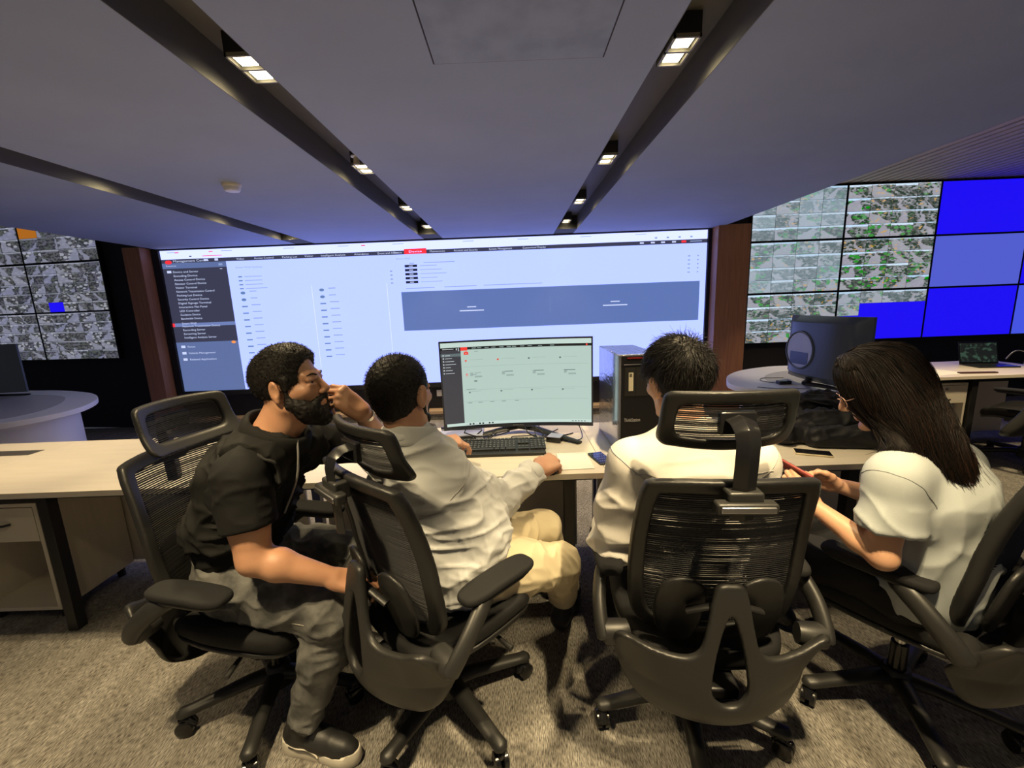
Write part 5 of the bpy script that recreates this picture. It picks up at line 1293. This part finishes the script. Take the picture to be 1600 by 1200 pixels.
# ---------------------------------------------------------------- person: man with beige trousers
def man_beige():
    org = np.array((-.28, 1.42, 0.)); f = nz((.57, .82, 0))
    sk = dict(pelvis=(-.255, 1.40, .565), waist=(-.265, 1.435, .72), chest=(-.325, 1.44, .90), neck=(-.375, 1.435, 1.052), shR=(-.235, 1.385, .91), shL=(-.51, 1.545, .935), front=f, yk=.052)
    elR, wrR = np.array((-.085, 1.575, .735)), np.array((.085, 1.765, .785)); elL, wrL = np.array((-.53, 1.73, .80)), np.array((-.365, 1.925, .880))
    h = Frame((-.392, 1.445, 1.205), rot(24, 0, -4), 1.09)
    S = SDF((-.72, 1.15, .50), (.32, 2.10, 1.37), .004)
    torso(S, sk, (.15, .15, .145, .10), f=.8, grow=-.012)
    head_sdf(S, h, neck=sk['neck'], nr=.064)
    limb(S, sk['shR'], elR, wrR, (.05, .05, .04, .042, .030)); limb(S, sk['shL'], elL, wrL, (.05, .05, .04, .042, .029))
    Y = nz((.72, .66, .10)); Z = nz(np.array((.12, -.40, .9))); Z = nz(Z - Y * (Z @ Y)); X = -np.cross(Y, Z)
    hand_sdf(S, wrR, np.stack([X, Y, Z], 1), 1, curls=[(34, 40, 25), (40, 48, 30), (48, 52, 35), (54, 55, 40)], thumb=[(.02, .022, -.010), (.044, .045, -.016), (.052, .072, -.022), (.050, .092, -.028)], k=1.2)
    Y = nz((.90, .30, -.10)); Z = nz(np.array((0, -.35, .92))); Z = nz(Z - Y * (Z @ Y)); X = np.cross(Y, Z)
    hand_sdf(S, wrL, np.stack([X, Y, Z], 1), -1, curls=[(20, 40, 25), (30, 45, 25), (40, 50, 30), (45, 50, 35)])
    body = sdf_obj(S, 'person', SK2, None, org, 1); body.location = org
    tag(body, 'man in a white shirt and beige trousers, right hand on the mouse', 'person')
    def ct(S):
        S.ell(h(0, .118, .0), np.array((.085, .052, .062)) * h.k, h.M, 0, 's')
        for s_ in (-1, 1): S.ell(h(s_ * .085, -.004, -.004), np.array((.02, .022, .034)) * h.k, h.M, 0, 's')
    def ex(S):
        S.ell(h(0, -.03, -.01), np.array((.066, .076, .075)) * h.k, h.M, .01)
        for s_ in (-1, 1): S.cone(h(s_ * .071, .022, .02), h(s_ * .069, .018, -.03), .011, .009, .01)
    hr = cap_hair(h, 0, 'hair', M_hair, body, org, (0, .62, -.78), (0, -.075, -.100), lambda V: .0016 * vnoise(V * 160, 21) + .0012 * vnoise(V * 60, 22), .009, .0035, ex, ct)
    P = []
    for p, n in scalp(h, 1800, lambda p: (p[2] + .04) > .8 * (p[1] + .075) and not (p[1] > .07 and p[2] < .07), .009):
        d = nz(n + rng.normal(size=3) * .25 + np.array((0, .2, -.1))); P.append([h(*p), h(*(p + d * .004)), h(*(p + d * .008))])
    strands('hair_stubble', P, .0007, M_hair, hr, org)
    B = SDF(h.o - .16, h.o + .16, .0035)
    for s_ in (-1, 1):
        B.chain([h(s_ * .067, .016, -.02), h(s_ * .060, .014, -.055), h(s_ * .044, .045, -.085), h(0, .082, -.106)], [.008, .012, .017, .020], .015)
        B.chain([h(s_ * .028, .083, -.072), h(s_ * .026, .090, -.052), h(0, .098, -.046)], [.008, .006, .006], .008)
    sdf_obj(B, 'beard', M_hair, body, org, 1, lambda V: .0015 * vnoise(V * 130, 14))
    eyes(h, body, org, M_hair)
    # shirt
    T = SDF((-.76, 1.10, .46), (.16, 2.02, 1.16), .006)
    torso(T, sk, (.172, .175, .155, .088), f=.86)
    T.cone((-.215, 1.435, .62), (-.20, 1.45, .70), .165, .168, .04, (f, .9))
    shR, shL = np.array(sk['shR']), np.array(sk['shL'])
    for s_, e_, w_ in ((shR, elR, wrR), (shL, elL, wrL)):
        T.cone(s_, s_ + (e_ - s_) * .5, .073, .076, .05); T.cone(s_ + (e_ - s_) * .5, e_, .078, .068, .03); T.cone(e_, e_ + (w_ - e_) * .5, .068, .058, .03); T.cone(e_ + (w_ - e_) * .5, w_ + (w_ - e_) * .1, .058, .046, .03)
        d_ = w_ - e_; cutsleeve(T, w_ + d_ * -.06, d_, .07, .10)
    T.cone(np.array(sk['neck']) - (0, 0, .05), np.array(sk['neck']) + (0, 0, .010), .092, .084, .03); T.cone(np.array(sk['neck']) + (0, 0, .035), h(0, -.01, .0), .064, .07, .01, None, 's')
    T.plane((0, 0, .50), (0, 0, -1)); 
    base_w = wrinkle(.013, 4.5, 17, 61); arm_w = wrinkle(.010, 13, 8, 64)
    def sw(V):
        a = np.clip((V - shR) @ nz(elR - shR) / .2, 0, 1)
        return base_w(V) * (1 - a * .5) + arm_w(V) * a * .9
    st = sdf_obj(T, 'shirt', M_shirt, body, org, 1, sw)
    nM = rot(30, -12); band(ring_pts(np.array(sk['neck']) + np.array((.0, 0, -.018)), nM, .082, .090), .070, .007, nM @ np.array((0, 0, 1)), 'collar', M_shirt, st, org, lean=-.004)
    for w_, e_ in ((wrR, elR), (wrL, elL)):
        d_ = nz(w_ - e_); u_ = nz(np.cross(d_, (0, 0, 1))); v_ = np.cross(d_, u_); c_ = w_ - d_ * .062
        band([c_ + u_ * .0455 * math.cos(a) + v_ * .043 * math.sin(a) for a in np.linspace(0, 2 * math.pi, 24, endpoint=False)], .058, .004, d_, 'cuff', M_shirt, st, org, lean=-.004)
    # armhole seams, yoke
    for s_, e_ in ((shR, elR), (shL, elL)):
        ax = nz(nz(e_ - s_) * .6 + nz(s_ - np.array(sk['neck'])) * .8); u_ = nz(np.cross(ax, (0, 0, 1))); v_ = np.cross(ax, u_)
        seam(st, org, [s_ + ax * .012 + u_ * .10 * math.cos(a) + v_ * .10 * math.sin(a) for a in np.linspace(0, 2 * math.pi, 12, endpoint=False)], .0022, M_seam, 5, True)
    # trousers
    hipR, hipL, knR, knL, anR, anL = map(np.array, ((-.175, 1.37, .565), (-.335, 1.48, .565), (.155, 1.575, .455), (.10, 1.78, .500), (.19, 1.80, .13), (.17, 2.02, .12)))
    J = SDF((-.52, 1.15, .08), (.30, 2.05, .72), .006)
    J.cone((-.26, 1.41, .585), (-.235, 1.44, .59), .150, .150, .04, (f, .88))
    for hp, kn, an in ((hipR, knR, anR), (hipL, knL, anL)):
        J.cone(hp, hp + (kn - hp) * .5, .115, .102, .05); J.cone(hp + (kn - hp) * .5, kn, .102, .080, .03); J.cone(kn, kn + (an - kn) * .35, .077, .072, .03); J.cone(kn + (an - kn) * .35, an, .072, .060, .03)
    J.plane((-.2, 1.45, .66), nz((.1, .1, 1)));  J.plane((0, 0, .11), (0, 0, -1))
    jn = sdf_obj(J, 'trousers', M_beige, body, org, 1, wrinkle(.0055, 9, 7, 71))
    for an in (anR, anL):
        q = Frame((an[0], an[1], 0), rot(25)); X = SDF(np.array(q.o) - (.15, .15, .01), np.array(q.o) + (.25, .3, .2), .005)
        X.cone(q(0, -.05, .055), q(0, .08, .05), .045, .042, .03); X.cone(q(0, .08, .045), q(0, .20, .032), .042, .030, .03); X.cone(q(0, -.02, .07), q(0, .0, .12), .045, .05, .02); X.plane((0, 0, .002), (0, 0, -1))
        sdf_obj(X, 'shoe', M_shoe, body, org, 1)
    # belt
    bM = rot(35, 0); band(ring_pts((-.235, 1.43, .628), bM @ rot(0, -12), .166, .150, 36), .032, .004, bM @ rot(0, -12) @ np.array((0, 0, 1)), 'belt', M_shoe, body, org)
man_beige()

# ---------------------------------------------------------------- person: man in the plain white shirt
def man_white():
    org = np.array((.57, 1.33, 0.)); f = nz((-.05, 1, 0))
    sk = dict(pelvis=(.575, 1.34, .565), waist=(.565, 1.325, .72), chest=(.555, 1.295, .90), neck=(.545, 1.315, 1.07), shR=(.735, 1.275, .985), shL=(.36, 1.285, .99), front=f)
    elR, wrR, elL, wrL = map(np.array, ((.80, 1.36, .70), (.70, 1.60, .735), (.315, 1.345, .68), (.375, 1.59, .70)))
    h = Frame((.528, 1.375, 1.230), rot(-16, -8, -5), 1.05)
    S = SDF((.18, 1.08, .5), (.92, 1.80, 1.40), .004)
    torso(S, sk, (.14, .135, .14, .10), f=.72, grow=-.012); head_sdf(S, h, neck=sk['neck'], nr=.057)
    limb(S, sk['shR'], elR, wrR, (.045, .045, .038, .04, .028)); limb(S, sk['shL'], elL, wrL, (.045, .045, .038, .04, .028))
    for w_, e_, s_ in ((wrR, elR, 1), (wrL, elL, -1)):
        Y = nz(w_ - e_); Z = np.array((0, 0, 1.)); Z = nz(Z - Y * (Z @ Y)); X = np.cross(Y, Z) * -s_
        hand_sdf(S, w_, np.stack([X, Y, Z], 1), s_, curl=(25, 30, 20))
    body = sdf_obj(S, 'person', SK3, None, org, 1); body.location = org
    tag(body, 'man with short black hair in a plain white shirt, seen from behind', 'person')
    eyes(h, body, org, M_hair)
    def ex(S):
        S.ell(h(0, -.02, .058), np.array((.083, .100, .082)) * h.k, h.M, .01); S.ell(h(0, -.045, -.005), np.array((.066, .066, .075)) * h.k, h.M, .012)
        S.ell(h(0, .055, .07), np.array((.066, .05, .055)) * h.k, h.M, .02)
    def ct(S):
        S.ell(h(0, .135, .0), np.array((.085, .055, .058)) * h.k, h.M, 0, 's')
        for s_ in (-1, 1): S.ell(h(s_ * .092, .004, -.010), np.array((.034, .032, .042)) * h.k, h.M, 0, 's')
    M_h3 = mat('hair_soft_black', (.0065, .0052, .0045), .5, spec=.35)
    hr = cap_hair(h, 0, 'hair', M_h3, body, org, (0, .55, -.84), (0, -.075, -.088), lambda V: .003 * vnoise(V * np.array([60, 60, 18]), 81), .014, .0035, ex, ct)
    cr = np.array((.015, -.07, .12)); P = []; rr = []
    for p, n in scalp(h, 3400, lambda p: (p[2] + .088) > .66 * (p[1] + .075) + .012 and not (p[1] > .075 and p[2] < .05) and not (abs(p[0]) > .05 and p[2] < .034 and p[1] > -.035), .018):
        fl = p - cr; fl = fl - n * (fl @ n); fl = nz(fl + rng.normal(size=3) * .02); top = np.clip((p[2] - .07) / .07, 0, 1)
        L = rng.uniform(.02, .038) * (1 - .35 * (p[2] < 0)); lift = .20 + .5 * top * rng.uniform(.2, 1)
        d1 = nz(fl + n * lift + rng.normal(size=3) * .10); d2 = nz(fl + n * (lift * .2) + rng.normal(size=3) * .14)
        P.append([h(*p), h(*(p + d1 * L * .4)), h(*(p + d1 * L * .4 + d2 * L * .35)), h(*(p + d1 * L * .4 + d2 * L * .35 + nz(d2 - n * .25) * L * .3))]); rr.append(rng.uniform(.0007, .0013))
    for i in range(26):
        p = np.array((rng.uniform(-.03, .05), rng.uniform(-.07, .02), .128)); d = nz((rng.normal() * .6, rng.normal() * .5, 1)); e = nz(d + np.array((rng.normal() * .6, .3, -.2))); L = rng.uniform(.02, .05)
        P.append([h(*p), h(*(p + d * L * .4)), h(*(p + d * L * .4 + e * L * .4)), h(*(p + d * L * .4 + e * L * .7))]); rr.append(.0008)
    strands('hair_strands', P, np.array(rr)[:, None], M_h3, hr, org)
    T = SDF((.16, 1.08, .46), (.95, 1.72, 1.16), .006)
    torso(T, sk, (.17, .168, .162, .112), f=.78, k=.06)
    shR, shL = np.array(sk['shR']), np.array(sk['shL'])
    for s_, e_, w_ in ((shR, elR, wrR), (shL, elL, wrL)):
        T.cone(s_, s_ + (e_ - s_) * .5, .072, .074, .05); T.cone(s_ + (e_ - s_) * .5, e_, .074, .068, .03); T.cone(e_, e_ + (w_ - e_) * .5, .066, .056, .03); T.cone(e_ + (w_ - e_) * .5, w_, .056, .046, .03); cutsleeve(T, w_ - (w_ - e_) * .04, w_ - e_, .07, .10)
    T.cone(np.array(sk['neck']) - (0, 0, .05), np.array(sk['neck']) + (0, 0, .012), .094, .078, .03); T.cone(np.array(sk['neck']) + (0, 0, .03), h(0, -.01, .0), .058, .064, .01, None, 's'); T.plane((0, 0, .50), (0, 0, -1))
    bw = wrinkle(.010, 6, 9, 91)
    def sw(V): return bw(V) * np.clip((1.0 - V[:, 2]) / .12, .25, 1.25)
    st = sdf_obj(T, 'shirt', M_shirt2, body, org, 1, sw)
    nM = rot(0, -14); band(ring_pts(np.array(sk['neck']) + np.array((0, 0, -.014)), nM, .074, .080), .064, .007, nM @ np.array((0, 0, 1)), 'collar', M_shirt2, st, org, lean=-.003)
    for s_, e_ in ((shR, elR), (shL, elL)):
        ax = nz(nz(e_ - s_) * .6 + nz(s_ - np.array(sk['neck'])) * .8); u_ = nz(np.cross(ax, (0, 0, 1))); v_ = np.cross(ax, u_)
        seam(st, org, [s_ + ax * .006 + u_ * .10 * math.cos(a) + v_ * .10 * math.sin(a) for a in np.linspace(0, 2 * math.pi, 12, endpoint=False)], .0022, M_seam, 5, True)
    seam(st, org, [(.34, 1.17, .985), (.45, 1.13, .975), (.555, 1.12, .972), (.66, 1.13, .975), (.765, 1.17, .985)], .0022, M_seam)
    hips = [((.49, 1.36, .565), (.45, 1.80, .51), (.44, 1.78, .12)), ((.67, 1.36, .565), (.70, 1.80, .51), (.70, 1.82, .12))]
    J = SDF((.32, 1.12, .08), (.86, 1.95, .70), .007); J.cone((.575, 1.33, .58), (.57, 1.35, .6), .165, .16, .05, (f, .82))
    for hp, kn, an in hips:
        hp, kn, an = map(np.array, (hp, kn, an)); J.cone(hp, kn, .10, .075, .05); J.cone(kn, an, .072, .055, .03)
    J.plane((0, 0, .62), (0, 0, 1)); J.plane((0, 0, .1), (0, 0, -1))
    sdf_obj(J, 'trousers', M_blackcl, body, org, 1, wrinkle(.004, 10, 12, 95))
    for hp, kn, an in hips:
        q = Frame((an[0], an[1], 0), rot(0)); X = SDF(np.array(q.o) - (.1, .12, .01), np.array(q.o) + (.1, .3, .2), .006)
        X.cone(q(0, -.05, .055), q(0, .08, .05), .045, .042, .03); X.cone(q(0, .08, .045), q(0, .20, .032), .042, .030, .03); X.cone(q(0, -.02, .07), q(0, .0, .12), .045, .05, .02); X.plane((0, 0, .002), (0, 0, -1))
        sdf_obj(X, 'shoe', M_shoe, body, org, 1)
man_white()

# ---------------------------------------------------------------- person: woman with long hair
def woman():
    org = np.array((1.28, 1.3, 0.)); f = nz((-.46, .89, 0))
    sk = dict(pelvis=(1.29, 1.27, .565), waist=(1.30, 1.245, .71), chest=(1.27, 1.215, .88), neck=(1.225, 1.245, 1.02), shL=(1.09, 1.165, .965), shR=(1.395, 1.30, .945), front=f)
    elL, wrL, elR, wrR = map(np.array, ((1.055, 1.135, .735), (.985, 1.345, .80), (1.345, 1.46, .745), (1.125, 1.435, .825)))
    h = Frame((1.140, 1.318, 1.197), rot(-62, -28, 4), .97)
    S = SDF((.86, 1.0, .46), (1.56, 1.62, 1.36), .004)
    torso(S, sk, (.14, .12, .125, .085), f=.72, grow=-.012); head_sdf(S, h, True, neck=sk['neck'], nr=.048)
    limb(S, sk['shL'], elL, wrL, (.046, .045, .036, .036, .024)); limb(S, sk['shR'], elR, wrR, (.046, .045, .036, .036, .024))
    Y = nz((-.35, .70, .55)); Z = np.array((-.75, -.55, .25)); Z = nz(Z - Y * (Z @ Y)); X = np.cross(Y, Z)
    hand_sdf(S, wrL, np.stack([X, Y, Z], 1), -1, curl=(30, 45, 30), k=.9)
    Y = nz((-.90, .02, .38)); Z = np.array((.15, .75, .5)); Z = nz(Z - Y * (Z @ Y)); X = -np.cross(Y, Z)
    hand_sdf(S, wrR, np.stack([X, Y, Z], 1), 1, curl=(28, 40, 30), k=.9, thumb=[(.018, .022, -.008), (.042, .05, -.012), (.048, .08, -.012), (.044, .104, -.012)])
    body = sdf_obj(S, 'person', SK4, None, org, 1); body.location = org
    tag(body, 'woman with long dark hair and glasses in a pale grey t-shirt holding a phone', 'person')
    eyes(h, body, org, M_hairb)
    # glasses
    mb = MB(); Mg = mat('glasses_rose', (.55, .34, .27), .25, .3)
    for s_ in (-1, 1):
        mb.tube([tuple(h(s_ * .034 + .024 * math.cos(a), .104 - .006 * abs(math.cos(a)), .002 + .020 * math.sin(a)) - org) for a in np.linspace(0, 2 * math.pi, 19)], .0018, 6)
        mb.tube([tuple(h(s_ * .058, .098, .006) - org), tuple(h(s_ * .074, .085, .008) - org), tuple(h(s_ * .080, .02, .010) - org), tuple(h(s_ * .080, -.01, -.005) - org)], .0018, 6)
    mb.tube([tuple(h(-.010, .104, .006) - org), tuple(h(0, .110, .010) - org), tuple(h(.010, .104, .006) - org)], .0018, 6)
    gl = mb.build('glasses', Mg, body, 180)
    # tee
    T = SDF((.94, 1.0, .44), (1.56, 1.60, 1.10), .006)
    torso(T, sk, (.165, .158, .15, .098), f=.80, k=.06)
    T.cone((1.30, 1.235, .58), (1.30, 1.225, .70), .168, .165, .04, (f, .82))
    shR, shL = np.array(sk['shR']), np.array(sk['shL'])
    for s_, e_ in ((shL, elL), (shR, elR)):
        d_ = e_ - s_; T.cone(s_, s_ + d_ * .5, .060, .068, .06); T.cone(s_ + d_ * .5, e_, .068, .082, .03); cutsleeve(T, s_ + d_ * .66, d_, .095, .12)
        T.cone(s_ + d_ * .60, s_ + d_ * 1.1, .062, .064, .004, None, 's')
    T.cone(sk['neck'], h(0, -.01, -.02), .054, .07, .008, None, 's'); T.plane((0, 0, .50), (0, 0, -1))
    tw = wrinkle(.0065, 8, 5, 101)
    st = sdf_obj(T, 't_shirt', M_tee2, body, org, 1, lambda V: tw(V) * np.clip((1.02 - V[:, 2]) / .18, .2, 1.3))
    nM = rot(-35, -30); band(ring_pts(np.array(sk['neck']) + np.array((.004, -.004, -.022)), nM, .064, .062), .012, .004, nM @ np.array((0, 0, 1)), 'neckband', M_tee2, st, org, lean=0)
    ax = nz(nz(elL - shL) * .7 + nz(shL - np.array(sk['neck'])) * .8); u_ = nz(np.cross(ax, (0, 0, 1))); v_ = np.cross(ax, u_)
    seam(st, org, [shL + ax * .03 + u_ * .10 * math.cos(a) + v_ * .10 * math.sin(a) for a in np.linspace(0, 2 * math.pi, 12, endpoint=False)], .0018, M_seam2, 5, True)
    # trousers
    hips = [((1.20, 1.27, .555), (.96, 1.63, .51), (.98, 1.66, .12)), ((1.37, 1.33, .555), (1.16, 1.72, .51), (1.18, 1.76, .12))]
    J = SDF((.82, 1.05, .08), (1.56, 1.85, .70), .007); J.cone((1.29, 1.25, .57), (1.285, 1.28, .59), .165, .155, .05, (f, .84))
    for hp, kn, an in hips:
        hp, kn, an = map(np.array, (hp, kn, an)); J.cone(hp, kn, .092, .068, .05); J.cone(kn, an, .062, .045, .03)
    J.plane((0, 0, .60), (0, 0, 1)); J.plane((0, 0, .09), (0, 0, -1))
    sdf_obj(J, 'trousers', M_blackcl, body, org, 1, wrinkle(.004, 10, 12, 105))
    for hp, kn, an in hips:
        q = Frame((an[0], an[1], 0), rot(-28)); X = SDF(np.array(q.o) - (.2, .12, .01), np.array(q.o) + (.15, .3, .2), .006)
        X.cone(q(0, -.04, .05), q(0, .08, .045), .04, .038, .03); X.cone(q(0, .08, .04), q(0, .18, .028), .038, .028, .03); X.cone(q(0, -.02, .06), q(0, .0, .11), .04, .044, .02); X.plane((0, 0, .002), (0, 0, -1))
        sdf_obj(X, 'shoe', M_shoe, body, org, 1)
    wv = nz(wrL - elL); bracelet('bracelet', wrL - wv * .02, wv, .029, .006, mat('dark_bead', (.05, .03, .02), .3), body, org, 18)
    # hair: skull cap plus a falling mass, then strands
    fall = [(1.195, 1.25, 1.17), (1.225, 1.195, 1.06), (1.255, 1.145, .97), (1.275, 1.115, .90)]
    left = [h(-.055, -.015, -.02), (1.140, 1.225, 1.10), (1.118, 1.195, 1.04), (1.065, 1.215, .965)]
    A = SDF((.98, 1.02, .82), (1.44, 1.48, 1.38), .005)
    A.ell(h(0, -.016, .036), np.array((.090, .112, .101)) * h.k, h.M, 0)
    for q_ in ((.064, -.03, -.035), (-.064, -.03, -.035)): A.ell(h(*q_), np.array((.026, .066, .080)) * h.k, h.M, .05)
    for s_ in (-1, 1): A.chain([h(s_ * .05, .058, .084), h(s_ * .076, .026, .012), h(s_ * .076, .008, -.06)], [.026, .016, .013], .025)
    bk = nz((.5, -.85, .25))
    A.chain(fall, [.088, .072, .048, .012], .04, (bk, .5)); A.chain(left, [.040, .036, .024, .010], .05)
    A.cone((1.20, 1.23, 1.12), (1.235, 1.18, 1.04), .085, .07, .04, (bk, .6))
    A.ell(h(0, .122, -.014), np.array((.062, .050, .075)) * h.k, h.M, .006, 's')
    hr = sdf_obj(A, 'hair', M_hairb, body, org, 2, lambda V: .003 * vnoise(np.stack([V[:, 0] * 55, V[:, 1] * 55, V[:, 2] * 9], 1), 111))
    P = []; rr = []; P2 = []; r2 = []
    for i in range(6500):
        u = rng.uniform(0, 1) if rng.uniform() < .7 else rng.uniform(0, .4)                   # 0 = left front lock, 1 = right side of the back
        ang = R(-42 + 252 * u + rng.normal() * 2)                   # around the head from left front over the back to the right
        lx, ly = -math.cos(ang - R(25)), -math.sin(ang - R(25))
        jit = rng.normal(size=3) * .004
        root = np.array((lx * .024, .015 + ly * .03, .141)) + jit * (1, 1, .3)
        root2 = np.array((lx * .080, -.010 + ly * .098, .105)) + jit
        mid = np.array((lx * .099, -.014 + ly * .114, .025)) + jit * 1.5
        low = np.array((lx * .093, -.016 + ly * .105, -.06)) + jit * 1.5
        e = h(*low)
        if u < .30:
            t_ = u / .30; tgt = np.array(left[3]) * (1 - t_) + np.array((1.17, 1.15, .965)) * t_; m2 = np.array(left[2]) * (1 - t_) + np.array((1.17, 1.17, 1.05)) * t_
        else:
            t_ = (u - .30) / .70; tgt = np.array((1.19, 1.135, .975)) * (1 - t_) + np.array((1.325, 1.150, .905)) * t_; m2 = np.array((1.18, 1.165, 1.06)) * (1 - t_) + np.array((1.235, 1.200, 1.06)) * t_
            tgt[2] -= .055 * math.sin(math.pi * min(1, t_ * 1.1)) ; tgt += np.array((.01, -.03, 0)) * math.sin(math.pi * t_)
        jj = rng.normal(size=3); tgt = tgt + jj * (.012, .010, .026); m2 = m2 + jj * (.010, .008, .006) + rng.normal(size=3) * .002
        pts = catmull([h(*root), h(*root2), h(*mid), e, m2, tgt], 3, False)
        pts = push(A, pts, .002 + abs(rng.normal()) * .003); pts[1:-1] = .25 * pts[:-2] + .5 * pts[1:-1] + .25 * pts[2:]
        if rng.uniform() < .16 + .25 * (u > .5): P2.append(pts); r2.append(rng.uniform(.0005, .0009))
        else: P.append(pts); rr.append(rng.uniform(.0005, .0011))
    strands('hair_strands', P, np.array(rr)[:, None], M_hairb, hr, org, .35)
    strands('hair_light_strands', P2, np.array(r2)[:, None], M_hairl, hr, org, .35)
    # phone in her hands
    ph = phone((.985, 1.43, .875), 0, 'red brown smartphone held in the hands of the woman', mat('red_brown_case', (.30, .06, .05), .45), M_glass, tilt=(R(10), R(48), R(20)))
woman()
